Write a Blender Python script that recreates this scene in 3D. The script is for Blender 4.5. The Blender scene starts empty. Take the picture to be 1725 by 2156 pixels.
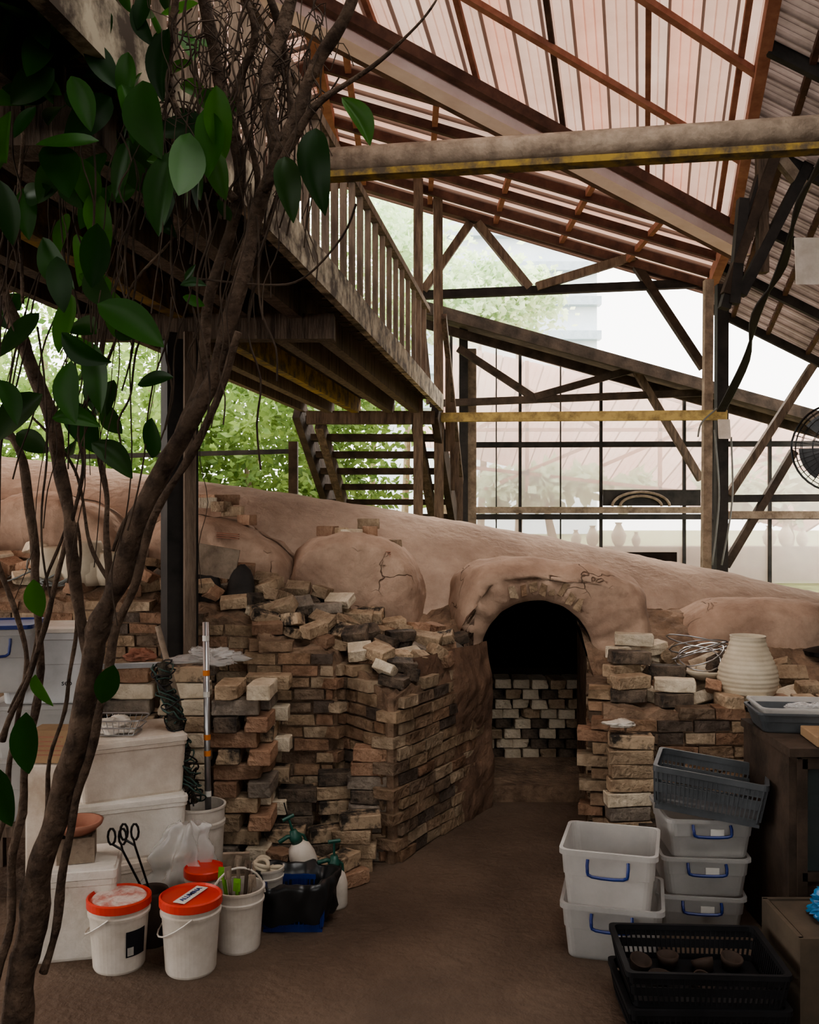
import bpy, bmesh, math, random
from mathutils import Vector, Matrix, noise, Euler
random.seed(7)
F=2000.0; H=1.6; CX=862.5; CY=1078.0
def at(px,py,d): return Vector(((px-CX)*d/F, d, H-(py-CY)*d/F))
def gx(px,d): return (px-CX)*d/F
U=random.uniform
COL=bpy.context.scene.collection
WORLD={}
# ------------------------------------------------------------------ materials
MATS={}
def mat(name,c1,c2=None,scale=6,rough=.8,bump=0,metal=0,rnd=0,palette=None,bscale=None,detail=6,spec=.3,trans=0,lo=.35,hi=.65,stretch=None,transl=0,coat=0,crack=0,stain=None):
    if name in MATS: return MATS[name]
    m=bpy.data.materials.new(name); m.use_nodes=True
    nt=m.node_tree; N=nt.nodes; L=nt.links
    b=N['Principled BSDF']; out=N['Material Output']
    b.inputs['Roughness'].default_value=rough; b.inputs['Metallic'].default_value=metal
    b.inputs['Specular IOR Level'].default_value=spec
    if coat: b.inputs['Coat Weight'].default_value=coat
    tc=N.new('ShaderNodeTexCoord'); src=tc.outputs['Object']
    if stretch:
        mp=N.new('ShaderNodeMapping'); mp.inputs['Scale'].default_value=stretch
        L.new(src,mp.inputs['Vector']); src=mp.outputs['Vector']
    n=N.new('ShaderNodeTexNoise'); n.inputs['Scale'].default_value=scale; n.inputs['Detail'].default_value=detail; n.inputs['Roughness'].default_value=.65
    L.new(src,n.inputs['Vector'])
    r=N.new('ShaderNodeValToRGB'); L.new(n.outputs['Fac'],r.inputs['Fac'])
    r.color_ramp.elements[0].position=lo; r.color_ramp.elements[1].position=hi
    r.color_ramp.elements[0].color=(*c1,1); r.color_ramp.elements[1].color=(*(c2 or c1),1)
    col=r.outputs['Color']
    if palette:
        at_=N.new('ShaderNodeAttribute'); at_.attribute_name='tag'
        p=N.new('ShaderNodeValToRGB'); p.color_ramp.interpolation='CONSTANT'
        els=p.color_ramp.elements
        while len(els)<len(palette): els.new(.5)
        for i,c in enumerate(palette):
            els[i].position=i/len(palette); els[i].color=(*c,1)
        L.new(at_.outputs['Fac'],p.inputs['Fac'])
        mx=N.new('ShaderNodeMix'); mx.data_type='RGBA'; mx.blend_type='MULTIPLY'; mx.inputs[0].default_value=1
        L.new(p.outputs['Color'],mx.inputs[6]); L.new(col,mx.inputs[7]); col=mx.outputs[2]
    if stain:
        ns=N.new('ShaderNodeTexNoise'); ns.inputs['Scale'].default_value=stain[1]; ns.inputs['Detail'].default_value=5; L.new(src,ns.inputs['Vector'])
        rs=N.new('ShaderNodeMapRange'); rs.inputs['From Min'].default_value=stain[2]; rs.inputs['From Max'].default_value=stain[3]; L.new(ns.outputs['Fac'],rs.inputs['Value'])
        mx=N.new('ShaderNodeMix'); mx.data_type='RGBA'; L.new(rs.outputs['Result'],mx.inputs[0]); L.new(col,mx.inputs[6]); mx.inputs[7].default_value=(*stain[0],1); col=mx.outputs[2]
    hgt=None
    if crack:
        nd=N.new('ShaderNodeTexNoise'); nd.inputs['Scale'].default_value=5; nd.inputs['Detail'].default_value=3; L.new(src,nd.inputs['Vector'])
        va=N.new('ShaderNodeMixRGB'); va.blend_type='ADD'; va.inputs[0].default_value=.25; L.new(src,va.inputs[1]); L.new(nd.outputs['Color'],va.inputs[2])
        vo=N.new('ShaderNodeTexVoronoi'); vo.feature='DISTANCE_TO_EDGE'; vo.inputs['Scale'].default_value=crack; L.new(va.outputs[0],vo.inputs['Vector'])
        mr=N.new('ShaderNodeMapRange'); mr.inputs['From Min'].default_value=.0; mr.inputs['From Max'].default_value=.016; L.new(vo.outputs['Distance'],mr.inputs['Value'])
        nm=N.new('ShaderNodeTexNoise'); nm.inputs['Scale'].default_value=2.6; L.new(src,nm.inputs['Vector'])
        mk=N.new('ShaderNodeMapRange'); mk.inputs['From Min'].default_value=.57; mk.inputs['From Max'].default_value=.70; L.new(nm.outputs['Fac'],mk.inputs['Value'])
        iv=N.new('ShaderNodeMath'); iv.operation='SUBTRACT'; iv.inputs[0].default_value=1; L.new(mr.outputs['Result'],iv.inputs[1])
        ml=N.new('ShaderNodeMath'); ml.operation='MULTIPLY'; L.new(iv.outputs[0],ml.inputs[0]); L.new(mk.outputs['Result'],ml.inputs[1])
        mx=N.new('ShaderNodeMix'); mx.data_type='RGBA'; mx.blend_type='MULTIPLY'; L.new(ml.outputs[0],mx.inputs[0]); L.new(col,mx.inputs[6]); mx.inputs[7].default_value=(.5,.44,.4,1); col=mx.outputs[2]
        hgt=ml.outputs[0]
    if rnd:
        oi=N.new('ShaderNodeObjectInfo'); mr=N.new('ShaderNodeMapRange')
        mr.inputs['To Min'].default_value=1-rnd; mr.inputs['To Max'].default_value=1+rnd*.6
        L.new(oi.outputs['Random'],mr.inputs['Value'])
        hs=N.new('ShaderNodeHueSaturation'); L.new(mr.outputs['Result'],hs.inputs['Value']); L.new(col,hs.inputs['Color']); col=hs.outputs['Color']
    L.new(col,b.inputs['Base Color'])
    if bump:
        n2=N.new('ShaderNodeTexNoise'); n2.inputs['Scale'].default_value=bscale or scale*4; n2.inputs['Detail'].default_value=8
        L.new(src,n2.inputs['Vector'])
        bp=N.new('ShaderNodeBump'); bp.inputs['Strength'].default_value=bump; bp.inputs['Distance'].default_value=.02
        hs_=n2.outputs['Fac']
        if hgt is not None:
            sb=N.new('ShaderNodeMath'); sb.operation='SUBTRACT'; L.new(hs_,sb.inputs[0]); L.new(hgt,sb.inputs[1]); hs_=sb.outputs[0]
        L.new(hs_,bp.inputs['Height']); L.new(bp.outputs['Normal'],b.inputs['Normal'])
    sh=b.outputs[0]
    if transl:
        t=N.new('ShaderNodeBsdfTranslucent'); L.new(col,t.inputs['Color'])
        ms=N.new('ShaderNodeMixShader'); ms.inputs[0].default_value=transl
        L.new(sh,ms.inputs[1]); L.new(t.outputs[0],ms.inputs[2]); sh=ms.outputs[0]
    if trans:
        t=N.new('ShaderNodeBsdfTransparent'); ms=N.new('ShaderNodeMixShader'); ms.inputs[0].default_value=trans
        L.new(sh,ms.inputs[1]); L.new(t.outputs[0],ms.inputs[2]); sh=ms.outputs[0]
    L.new(sh,out.inputs[0])
    MATS[name]=m; return m
clay=mat('kiln_clay',(.30,.215,.165),(.56,.435,.345),scale=2.6,rough=.95,bump=.9,bscale=18,detail=14,lo=.3,hi=.7)
clay2=mat('kiln_hood_clay',(.26,.17,.122),(.53,.385,.29),scale=3.6,rough=.95,bump=.9,bscale=14,detail=14,lo=.3,hi=.7,crack=4.5,stain=((.20,.12,.08),1.9,.56,.8))
plaster=mat('red_clay_plaster',(.09,.055,.038),(.22,.135,.09),scale=5,rough=.95,bump=1,bscale=18,detail=12)  # reddish clay with the passage shade mixed into its dark tone
soot=mat('soot',(.012,.010,.009),(.03,.024,.02),rough=.95)  # near-black; also covers the sheet added to darken the kiln chamber
brickwall=mat('brick_wall',(.44,.41,.38),(1,1,1),scale=10,rough=.95,bump=.9,bscale=34,detail=10,stain=((.06,.045,.035),1.6,.6,.85),
  palette=[(.31,.215,.145),(.37,.27,.18),(.33,.215,.14),(.42,.325,.23),(.22,.16,.115),(.31,.19,.125),(.13,.10,.08),(.38,.28,.19)])
earth=mat('earth',(.12,.08,.055),(.30,.205,.14),scale=7,rough=1,bump=1,bscale=30)
BM=[mat('brick_tan',(.27,.19,.125),(.48,.365,.25),scale=14,rough=.9,bump=.7,rnd=.3),
    mat('brick_orange',(.27,.155,.10),(.40,.26,.175),scale=14,rough=.9,bump=.7,rnd=.3),
    mat('brick_sooty',(.03,.026,.023),(.18,.135,.10),scale=12,rough=.85,bump=.6,rnd=.3),
    mat('brick_cream',(.46,.38,.28),(.68,.59,.46),scale=12,rough=.9,bump=.6,rnd=.2),
    mat('brick_grey',(.17,.14,.115),(.33,.275,.22),scale=14,rough=.9,bump=.6,rnd=.3),
    mat('brick_halfsoot',(.04,.033,.027),(.42,.315,.215),scale=9,rough=.9,bump=.6,rnd=.25,lo=.42,hi=.55)]
floor_m=mat('floor_concrete',(.055,.037,.026),(.19,.135,.098),scale=1.1,rough=.85,bump=.6,bscale=30,detail=15,lo=.3,hi=.74)
grass=mat('terrace_soil',(.10,.09,.04),(.2,.22,.09),scale=2,rough=1)
wood=mat('aged_wood',(.055,.038,.028),(.155,.112,.082),scale=6,rough=.85,bump=.4,stretch=(4,4,.6))
wood_m=mat('brown_baluster_wood',(.10,.073,.054),(.24,.18,.135),scale=6,rough=.85,bump=.4,stretch=(4,4,.6))
wood_l=mat('pale_aged_wood',(.15,.112,.083),(.31,.245,.185),scale=9,rough=.85,bump=.4)
wood_d=mat('dark_wood',(.025,.018,.013),(.075,.052,.038),scale=5,rough=.85,bump=.3)
wood_b=mat('black_painted_wood',(.012,.011,.010),(.04,.034,.03),scale=5,rough=.7)
redwood=mat('red_wood',(.22,.09,.06),(.36,.17,.115),scale=6,rough=.8)
redwood_d=mat('dark_red_wood',(.055,.028,.021),(.12,.062,.045),scale=6,rough=.8)
yellow=mat('flaking_yellow_paint',(.07,.05,.032),(.27,.18,.035),scale=9,rough=.75,lo=.40,hi=.60)
yellow2=mat('dull_yellow_paint',(.22,.17,.08),(.48,.37,.15),scale=9,rough=.75,lo=.36,hi=.56)
whitep=mat('flaking_white_paint',(.06,.045,.033),(.42,.36,.27),scale=8,rough=.8,lo=.42,hi=.62)
gutter_m=mat('painted_metal',(.58,.44,.41),(.70,.56,.53),scale=3,rough=.5)
roof_u=mat('roof_sheet_upper',(.85,.80,.78),(1,1,1),scale=2,rough=.6,transl=.175,palette=[(.64,.47,.40),(.68,.42,.34),(.66,.51,.44),(.64,.47,.40),(.62,.44,.37),(.18,.12,.10)])
roof_l=mat('roof_sheet_lower',(.85,.80,.78),(1,1,1),scale=2,rough=.6,transl=.21,palette=[(.60,.43,.37),(.56,.41,.36),(.63,.49,.42),(.50,.38,.33),(.62,.41,.34),(.15,.10,.08)])
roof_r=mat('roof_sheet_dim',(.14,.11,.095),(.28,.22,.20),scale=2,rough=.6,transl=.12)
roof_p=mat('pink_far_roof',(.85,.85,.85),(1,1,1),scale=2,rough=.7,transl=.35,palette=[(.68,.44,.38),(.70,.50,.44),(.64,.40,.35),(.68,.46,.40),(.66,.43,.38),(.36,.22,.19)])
roof_o=mat('brown_roof_board',(.06,.042,.032),(.15,.11,.085),scale=5,rough=.85)
bark=mat('bark',(.045,.030,.022),(.16,.11,.078),scale=16,rough=.95,bump=1,bscale=45,detail=10)
vine_m=mat('dry_vine',(.035,.024,.018),(.09,.063,.045),scale=14,rough=.95)
leafm=mat('rubber_leaf',(.75,.75,.75),(1,1,1),scale=5,rough=.40,spec=.3,transl=.45,palette=[(.014,.050,.008),(.024,.085,.010),(.034,.12,.013),(.016,.060,.010),(.055,.165,.018),(.026,.066,.014)])
bgleaf=mat('sunlit_leaf',(.09,.175,.045),(.35,.47,.15),scale=1.4,rough=.6,transl=.45,rnd=.15)
bgleaf2=mat('haze_tint_leaf',(.5,.64,.42),(.76,.85,.62),scale=1.4,rough=.7,transl=.5)  # leaf colour lightened to imitate distance haze
bgbark=mat('far_bark',(.2,.15,.1),(.35,.28,.2))
foam=mat('styrofoam',(.52,.47,.40),(.74,.70,.64),scale=4,rough=.85,bump=.2,bscale=90)
foamdirty=mat('dirty_styrofoam',(.40,.32,.25),(.70,.63,.55),scale=3,rough=.9,bump=.2,bscale=90,detail=12)
plastic_w=mat('white_plastic',(.46,.405,.34),(.66,.61,.55),scale=6,rough=.45,spec=.5,detail=10)
plastic_c=mat('clear_plastic',(.54,.53,.51),(.70,.69,.67),scale=3,rough=.3,spec=.5,trans=.36,transl=.4)
plastic_f=mat('film_plastic',(.66,.65,.63),(.82,.81,.79),scale=3,rough=.12,spec=1,trans=.62)
plastic_k=mat('black_plastic',(.008,.009,.010),(.02,.022,.024),scale=5,rough=.35,spec=.6)
plastic_g=mat('grey_plastic',(.045,.050,.055),(.085,.092,.10),scale=5,rough=.5,spec=.5)
plastic_r=mat('red_plastic',(.50,.03,.02),(.62,.06,.03),scale=5,rough=.4,spec=.5)
glaze_w=mat('dried_pale_glaze',(.52,.22,.18),(.66,.55,.50),scale=14,rough=.6,lo=.40,hi=.55,bump=.4)
plastic_b=mat('blue_plastic',(.01,.02,.11),(.015,.04,.20),rough=.4,spec=.5)
plastic_lb=mat('cyan_plastic_film',(.01,.11,.26),(.02,.20,.40),rough=.3,spec=.6)
plastic_gr=mat('green_plastic',(.01,.06,.045),(.02,.10,.07),rough=.4,spec=.5)
lime=mat('lime_plastic',(.12,.30,.02),(.2,.42,.04),rough=.4)
terra=mat('terracotta',(.28,.12,.08),(.38,.19,.13),rough=.8)
cupclay=mat('dark_clay',(.04,.028,.022),(.08,.055,.042),rough=.8)
potclay=mat('raw_stoneware',(.46,.39,.29),(.62,.55,.43),scale=5,rough=.7,bump=.15)
metal_d=mat('dark_metal',(.02,.02,.02),(.05,.05,.05),rough=.4,metal=.8)
metal_s=mat('steel',(.35,.35,.36),(.5,.5,.5),rough=.35,metal=.9)
cardb=mat('cardboard',(.26,.17,.10),(.36,.24,.14),rough=.9)
paper=mat('paper_label',(.55,.53,.48),(.66,.64,.60),rough=.8)
ink=mat('black_ink',(.01,.01,.015),rough=.7)
orange=mat('orange_tape',(.6,.2,.04),rough=.6)
cable_m=mat('black_cable',(.01,.01,.01),(.025,.02,.02),rough=.6)
cable_g=mat('grey_cable',(.14,.15,.14),(.22,.23,.22),rough=.5)
glass=mat('pink_reflection_glass',(.86,.70,.64),(.93,.85,.80),scale=.9,rough=.3,spec=.3,trans=.58,transl=.45)  # pale pink tint stands for reflected roofs and haze on the panes
bld=mat('haze_tint_facade',(.62,.70,.76),(.75,.80,.84),scale=1,rough=.8)  # haze over the far building is put into this pale colour
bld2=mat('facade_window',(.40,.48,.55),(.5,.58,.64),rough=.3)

# ------------------------------------------------------------------ mesh builder
def meta(o,label=None,category=None,kind=None,group=None):
    if label: o['label']=label
    if category: o['category']=category
    if kind: o['kind']=kind
    if group: o['group']=group
def thing(name,loc,label,category,group=None):
    e=bpy.data.objects.new(name,None); e.empty_display_size=.05; e.location=loc; COL.objects.link(e)
    WORLD[e.name]=Vector(loc); meta(e,label,category,None,group); return e
class M:
    def __init__(s,xf=None): s.v=[];s.f=[];s.t=[];s.tag=0.0;s.xf=xf
    def add(s,vs,fs):
        o=len(s.v)
        for v in vs:
            v=Vector(v); s.v.append(s.xf@v if s.xf else v)
        for f in fs: s.f.append([i+o for i in f]); s.t.append(s.tag)
        return s
    def box(s,c,size,rot=None,jit=0):
        c=Vector(c); hx,hy,hz=[k/2 for k in size]
        vs=[Vector((x,y,z)) for x in(-hx,hx) for y in(-hy,hy) for z in(-hz,hz)]
        if jit: vs=[v+Vector((U(-jit,jit),U(-jit,jit),U(-jit,jit))) for v in vs]
        if rot is not None:
            R=rot if isinstance(rot,Matrix) else Euler(rot).to_matrix()
            vs=[R@v for v in vs]
        return s.add([v+c for v in vs],[(0,1,3,2),(4,6,7,5),(0,4,5,1),(2,3,7,6),(0,2,6,4),(1,5,7,3)])
    def beam(s,p0,p1,w,h,up=(0,0,1)):
        p0=Vector(p0);p1=Vector(p1);d=(p1-p0).normalized();up=Vector(up)
        if abs(d.dot(up))>.97: up=Vector((0,1,0))
        a=d.cross(up).normalized();b=a.cross(d).normalized()
        vs=[p+a*x*w/2+b*y*h/2 for p in(p0,p1) for x,y in((-1,-1),(1,-1),(1,1),(-1,1))]
        return s.add(vs,[(3,2,1,0),(4,5,6,7),(0,1,5,4),(1,2,6,5),(2,3,7,6),(3,0,4,7)])
    def loft(s,rings,cap0=True,cap1=True,closed=True):
        n=len(rings[0]); vs=[p for r in rings for p in r]; fs=[]
        for i in range(len(rings)-1):
            for j in range(n if closed else n-1):
                k=(j+1)%n; fs.append((i*n+j,i*n+k,(i+1)*n+k,(i+1)*n+j))
        if cap0: fs.append(tuple(reversed(range(n))))
        if cap1: fs.append(tuple((len(rings)-1)*n+j for j in range(n)))
        return s.add(vs,fs)
    def lathe(s,c,prof,n=28,cap0=True,cap1=True):
        c=Vector(c)
        return s.loft([[c+Vector((r*math.cos(2*math.pi*j/n),r*math.sin(2*math.pi*j/n),z)) for j in range(n)] for r,z in prof],cap0,cap1)
    def tube(s,pts,r,n=8,cap=True):
        pts=[Vector(p) for p in pts]; R=r if isinstance(r,(list,tuple)) else [r]*len(pts)
        rings=[]; ref=Vector((.13,.9,.41)).normalized()
        for i,p in enumerate(pts):
            d=(pts[min(i+1,len(pts)-1)]-pts[max(i-1,0)])
            if d.length<1e-9: d=Vector((0,0,1))
            d.normalize(); a=d.cross(ref)
            if a.length<.05: a=d.cross(Vector((1,0,0)))
            a.normalize(); b=d.cross(a)
            rings.append([p+(a*math.cos(2*math.pi*j/n)+b*math.sin(2*math.pi*j/n))*R[i] for j in range(n)])
        return s.loft(rings,cap,cap)
    def obj(s,name,m,parent=None,label=None,category=None,kind=None,group=None,smooth=False,bevel=0):
        mn=Vector([min(v[i] for v in s.v) for i in range(3)]); mx=Vector([max(v[i] for v in s.v) for i in range(3)])
        o0=Vector(((mn.x+mx.x)/2,(mn.y+mx.y)/2,mn.z))
        me=bpy.data.meshes.new(name); me.from_pydata([v-o0 for v in s.v],[],s.f)
        a=me.attributes.new('tag','FLOAT','FACE'); a.data.foreach_set('value',s.t)
        me.materials.append(m); 
        if smooth: me.polygons.foreach_set('use_smooth',[True]*len(me.polygons))
        me.update()
        o=bpy.data.objects.new(name,me); COL.objects.link(o)
        WORLD[o.name]=o0
        if parent: o.parent=parent; o.location=o0-WORLD[parent.name]
        else: o.location=o0
        if bevel:
            b=o.modifiers.new('bev','BEVEL'); b.width=bevel; b.segments=2; b.limit_method='ANGLE'
        meta(o,label,category,kind,group); return o
def smoothpath(pts,k=6):
    pts=[Vector(p) for p in pts]; out=[]
    for i in range(len(pts)-1):
        p0=pts[max(i-1,0)];p1=pts[i];p2=pts[i+1];p3=pts[min(i+2,len(pts)-1)]
        for j in range(k):
            t=j/k
            out.append(.5*((2*p1)+(p2-p0)*t+(2*p0-5*p1+4*p2-p3)*t*t+(3*p1-p0-3*p2+p3)*t**3))
    out.append(pts[-1]); return out
def rr(z,w,l,r,cx=0,cy=0,k=4):
    out=[]
    for qx,qy,a0 in((1,1,0),(-1,1,90),(-1,-1,180),(1,-1,270)):
        for i in range(k+1):
            a=math.radians(a0+90*i/k); out.append(Vector((cx+qx*(w/2-r)+r*math.cos(a),cy+qy*(l/2-r)+r*math.sin(a),z)))
    return out
def TR(x,y,z,rz=0,rx=0,ry=0): return Matrix.Translation((x,y,z))@Euler((rx,ry,rz)).to_matrix().to_4x4()
def interp(x,xs,ys):
    if x<=xs[0]: return ys[0]
    for i in range(len(xs)-1):
        if x<=xs[i+1]:
            t=(x-xs[i])/(xs[i+1]-xs[i]); return ys[i]*(1-t)+ys[i+1]*t
    return ys[-1]
def nz(x,y,z,s=1): return noise.noise(Vector((x*s,y*s,z*s)))

# ------------------------------------------------------------------ ground
m=M()
m.box((0,-.1,-.05),(24,15.4,.1)); m.obj('floor',floor_m,kind='structure',label='brown stained concrete and earth floor of the kiln shed')
m=M(); m.box((0,27,.2),(60,39,1.0)); m.obj('floor',grass,kind='structure',label='raised terrace ground behind the kiln')

# ------------------------------------------------------------------ kiln
kiln=thing('dragon_kiln',(0,6.3,0),'long sloping clay-plastered brick dragon kiln with arched side openings','kiln')
def ztop(x): return 1.594-.165*x-.0105*x*x
AX,AR,ASP=.695,.308,.81
m=M(); XS=[-5.6+i*.045 for i in range(234)]; T=56
vs=[];fs=[]
for i,x in enumerate(XS):
    for j in range(T+1):
        a=math.pi*j/T; zt=ztop(x); ry=1.02; rz=1.15
        y=6.3-ry*math.cos(a); z=zt-rz+rz*math.sin(a)
        dn=.010*nz(x,y*1.0,z,1.1)+.010*nz(x,y,z,4)+.007*nz(x,y,z,10)+.005*nz(x,y,z,22)
        vs.append((x,y-dn*math.cos(a),z+dn*math.sin(a)))
    vs.append((x,6.3+1.02,-.02))
n=T+2
for i in range(len(XS)-1):
    for j in range(T+1):
        c=Vector(vs[i*n+j])
        if abs(c[0]+.03-AX)<.36 and c[1]<6.0 and c[2]<1.16: continue
        fs.append((i*n+j,(i+1)*n+j,(i+1)*n+j+1,i*n+j+1))
fs.append(tuple(range(n))); fs.append(tuple(reversed(range((len(XS)-1)*n,len(XS)*n))))
m.add(vs,fs); m.obj('kiln_barrel',clay,kiln,smooth=True,label='rounded clay-plastered kiln vault')
def hood(xc,hw,zt,zb,yf,tilt=0,opening=False,ex=.75,rough_=1.0):
    m=M(); K=64
    def outline(sc,y,dz=0):
        wid=sc; zf=min(1,1-(1-sc)*1.3)
        pts=[Vector((xc-hw*wid,y,0)),Vector((xc-hw*wid,y,zb*.5))]
        for k in range(K+1):
            a=math.pi*(1-k/K); c=math.cos(a); s_=max(0,math.sin(a))
            x=xc+hw*wid*math.copysign(abs(c)**ex,c); z=zb+(zt-zb)*(s_**ex)*zf+tilt*(x-xc)+dz
            pts.append(Vector((x,y,z)))
        pts+= [Vector((xc+hw*wid,y,zb*.5)),Vector((xc+hw*wid,y,0))]
        R_=rough_
        return [p+Vector((.02*nz(p.x,p.y,p.z,5)+.006*R_*nz(p.x,p.y,p.z,15),(0.03*nz(p.x+7,p.y,p.z,4)+.014*nz(p.x,p.y,p.z,12)+.007*nz(p.x,p.y,p.z,26))*R_,.02*nz(p.x,p.y+9,p.z,5)+.010*R_*nz(p.x+3,p.y,p.z,12)+.006*nz(p.x,p.y,p.z,28))) if p.z>0 else p for p in pts]
    seq=[(1.30,6.1,-.16),(1.2,5.85,-.07),(1.13,5.65,-.02),(1.08,5.5,0),(1.04,yf+.26,0),(1.01,yf+.18,0),(.985,yf+.12,0),(.955,yf+.07,0),(.92,yf+.03,0),(.87,yf+.005,0),(.83,yf,0)]
    rings=[outline(a,b_,c) for a,b_,c in seq]
    if opening:
        def arch(y,r,jit):
            pts=[Vector((AX-r,y,0)),Vector((AX-r,y,ASP*.5))]
            for k in range(K+1):
                a=math.pi*(1-k/K); q=r+jit*nz(k*.25,y,3,1); pts.append(Vector((AX+q*math.cos(a),y+jit*nz(k*.3,1,9,1),ASP+q*math.sin(a))))
            return pts+[Vector((AX+r,y,ASP*.5)),Vector((AX+r,y,0))]
        rings+=[arch(yf+.005,AR+.14,.03),arch(yf+.0,AR+.09,.03),arch(yf+.01,AR+.05,.025),arch(yf+.025,AR+.02,.015),arch(yf+.055,AR,.005)]
        m.loft(rings,False,False,False); o=m.obj('kiln_hood',clay2,kiln,smooth=True,label='clay hood with an open arched doorway')
        m=M(); m.loft([arch(yf+.05,AR+.002,.004),arch(yf+.3,AR+.004,.004),arch(5.62,AR+.01,.004)],False,False,False)
        m.obj('doorway_lining',soot,kiln,label='soot-blackened arch lining')
    else:
        rings+=[outline(.7,yf-.01),outline(.55,yf-.015),outline(.4,yf-.02),outline(.25,yf-.02),outline(.1,yf-.02),outline(.02,yf-.02)]
        m.loft(rings,False,False,False); m.obj('kiln_hood',clay2,kiln,smooth=True,label='rounded clay hood over a sealed kiln opening')
hood(.80,.54,1.33,.86,5.13,-.07,True,.55)
hood(-.31,.37,1.485,1.10,5.20,-.07,ex=.78,rough_=1.3)
hood(-1.13,.47,1.57,1.2,5.27,-.12,ex=.9,rough_=1.3)
hood(-2.05,.50,1.71,1.25,5.26,-.08,ex=.9,rough_=1.3)
hood(2.10,.62,1.10,.6,5.16,-.06,ex=.7,rough_=1.2)
hood(-2.95,.42,1.83,1.4,5.2,-.05)
m=M()
for k in range(22):
    a=math.pi*(k+.5)/22
    if 5<k<16 and random.random()<.75:
        rad=AR+.055+U(-.005,.04); m.tag=random.choice([.15,.3,.4,.9,.0])+.02
        m.box((AX+rad*math.cos(a),5.178+U(-.012,.0),ASP+rad*math.sin(a)),(U(.04,.08),.10,.034),(U(-.1,.1),-a+U(-.25,.25),U(-.1,.1)),.008)
m.obj('doorway_brick_ring',brickwall,kiln,label='ragged exposed bricks above the arched opening')
m=M(); m.box((AX,5.55,.04),(.66,.62,.10)); m.obj('doorway_sill',earth,kiln,label='low plain sill inside the doorway')
for px,py in((480,1128),(800,1165),(1590,1316)):
    m=M(); p=at(px,py,5.23)
    for i in range(3): m.box(p+Vector((0,0,(i-1)*.012)),(.12,.04,.004),(0,.08,0))
    m.obj('clay_relief',terra,kiln,label='small reddish stamped clay relief')

# ------------------------------------------------------------------ brick retaining walls
def brickface(m,path,th=.11,bh=.058,bl=.160,miss=.02,z0=0.0):
    for i in range(len(path)-1):
        a=Vector(path[i][:2]+(0,)); b=Vector(path[i+1][:2]+(0,)); L=(b-a).length; d=(b-a).normalized(); ang=math.atan2(d.y,d.x)
        zmax=max(path[i][2],path[i+1][2]); nrow=int(zmax/bh)+1
        for r in range(nrow):
            u=-(r%2)*.06+U(-.02,0)
            while u<L-.03:
                l=bl*U(.75,1.15); 
                if u+l>L: l=L-u
                if l<.035: break
                c=u+l/2; t=c/L; zt=path[i][2]*(1-t)+path[i+1][2]*t
                z=z0+r*bh+bh/2+.010*nz(c,i,r*.1,2)
                if z<zt+U(-.06,.01) and random.random()>miss:
                    p=a+d*c; off=U(-.008,.005)+.016*nz(c,r*.2,i,2)
                    nrm=Vector((d.y,-d.x,0))
                    m.tag=U(0,.99)
                    m.box((p.x+nrm.x*off,p.y+nrm.y*off,z),(l-.009,th,bh-.009+U(-.004,.002)),(U(-.015,.015),U(-.02,.02),ang+U(-.025,.025)),.004)
                u+=l
LX=[-4.6,-1.5,-.76,-.72,-.36,-.32,-.08,.37]
LY=[4.85,4.80,4.75,4.58,4.58,4.66,4.36,5.16]
LZ=[1.30,1.16,1.04,1.00,.93,.87,.77,.85]
def zL(x,y):
    yf=interp(x,LX,LY); t=max(0,min(1,(y-yf)/(5.5-yf+1e-6)))
    return interp(x,LX,LZ)+t*(.28 if x<-.1 else .26)+.02*nz(x,y,3,5)
left=thing('kiln_side_platform',(-1.5,4.9,0),'old rough brick retaining wall holding an earth ledge beside the kiln','brick platform')
m=M(); brickface(m,list(zip(LX,LY,LZ))); m.obj('brick_facing',brickwall,left,label='uneven weathered brick facing')
m=M(); NX=180; NV=24; vs=[];fs=[]
for i in range(NX+1):
    x=-4.6+(4.97)*i/NX; yf=interp(x,LX,LY)-(.034 if x<-.1 else .065)
    for j in range(NV+1):
        y=yf+(5.75-yf)*j/NV; vs.append((x,y,zL(x,y)-.012+.032*nz(x,y,1,10)+.022*nz(x,y,1,24)))
    for zz in(.6,.3,-.02): vs.append((x,yf+.008*nz(x,zz,1,9),min(zz,zL(x,yf))))
NN=NV+4
for i in range(NX):
    for j in range(NV): q=i*NN+j; fs.append((q,q+NN,q+NN+1,q+1))
    q=i*NN; fs.append((q+NV+1,q+NN+NV+1,q+NN,q)); fs.append((q+NV+2,q+NN+NV+2,q+NN+NV+1,q+NV+1)); fs.append((q+NV+3,q+NN+NV+3,q+NN+NV+2,q+NV+2))
m.add(vs,fs); m.obj('earth_core',earth,left,smooth=False,label='brown earth and rubble fill')
m=M(); a=Vector((.02,4.54,0)); b_=Vector((.40,5.17,0)); nn_=Vector((.87,-.49,0)); NI,NJ=44,56; vs=[];fs=[]
for j in range(NJ+1):
    for i in range(NI+1):
        t=i/NI; z=.90*j/NJ; p=a+(b_-a)*t
        cov=-.026+.036*t+.030*nz(p.x*3.5,p.y*3.5,z*3.5+2)+.014*nz(p.x*11,p.y*11,z*11)-.03*max(0,z/.9-.8)*5
        vs.append(p+nn_*(.048+cov)+Vector((0,0,z)))
for j in range(NJ):
    for i in range(NI): q=j*(NI+1)+i; fs.append((q,q+1,q+NI+2,q+NI+1))
m.add(vs,fs); m.obj('clay_smear',plaster,left,smooth=True,label='rough reddish clay smeared over the bricks, passage shade in its colour')
RX=[.87,1.16,3.4]; RY=[4.5,4.44,4.38]; RZ=[.70,.68,.66]
def zR(x,y):
    yf=interp(x,RX,RY); t=max(0,min(1,(y-yf)/1.05))
    return interp(x,RX,RZ)+.36*max(0,t-.3)/.7+.012*nz(x,y,3,6)
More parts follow.
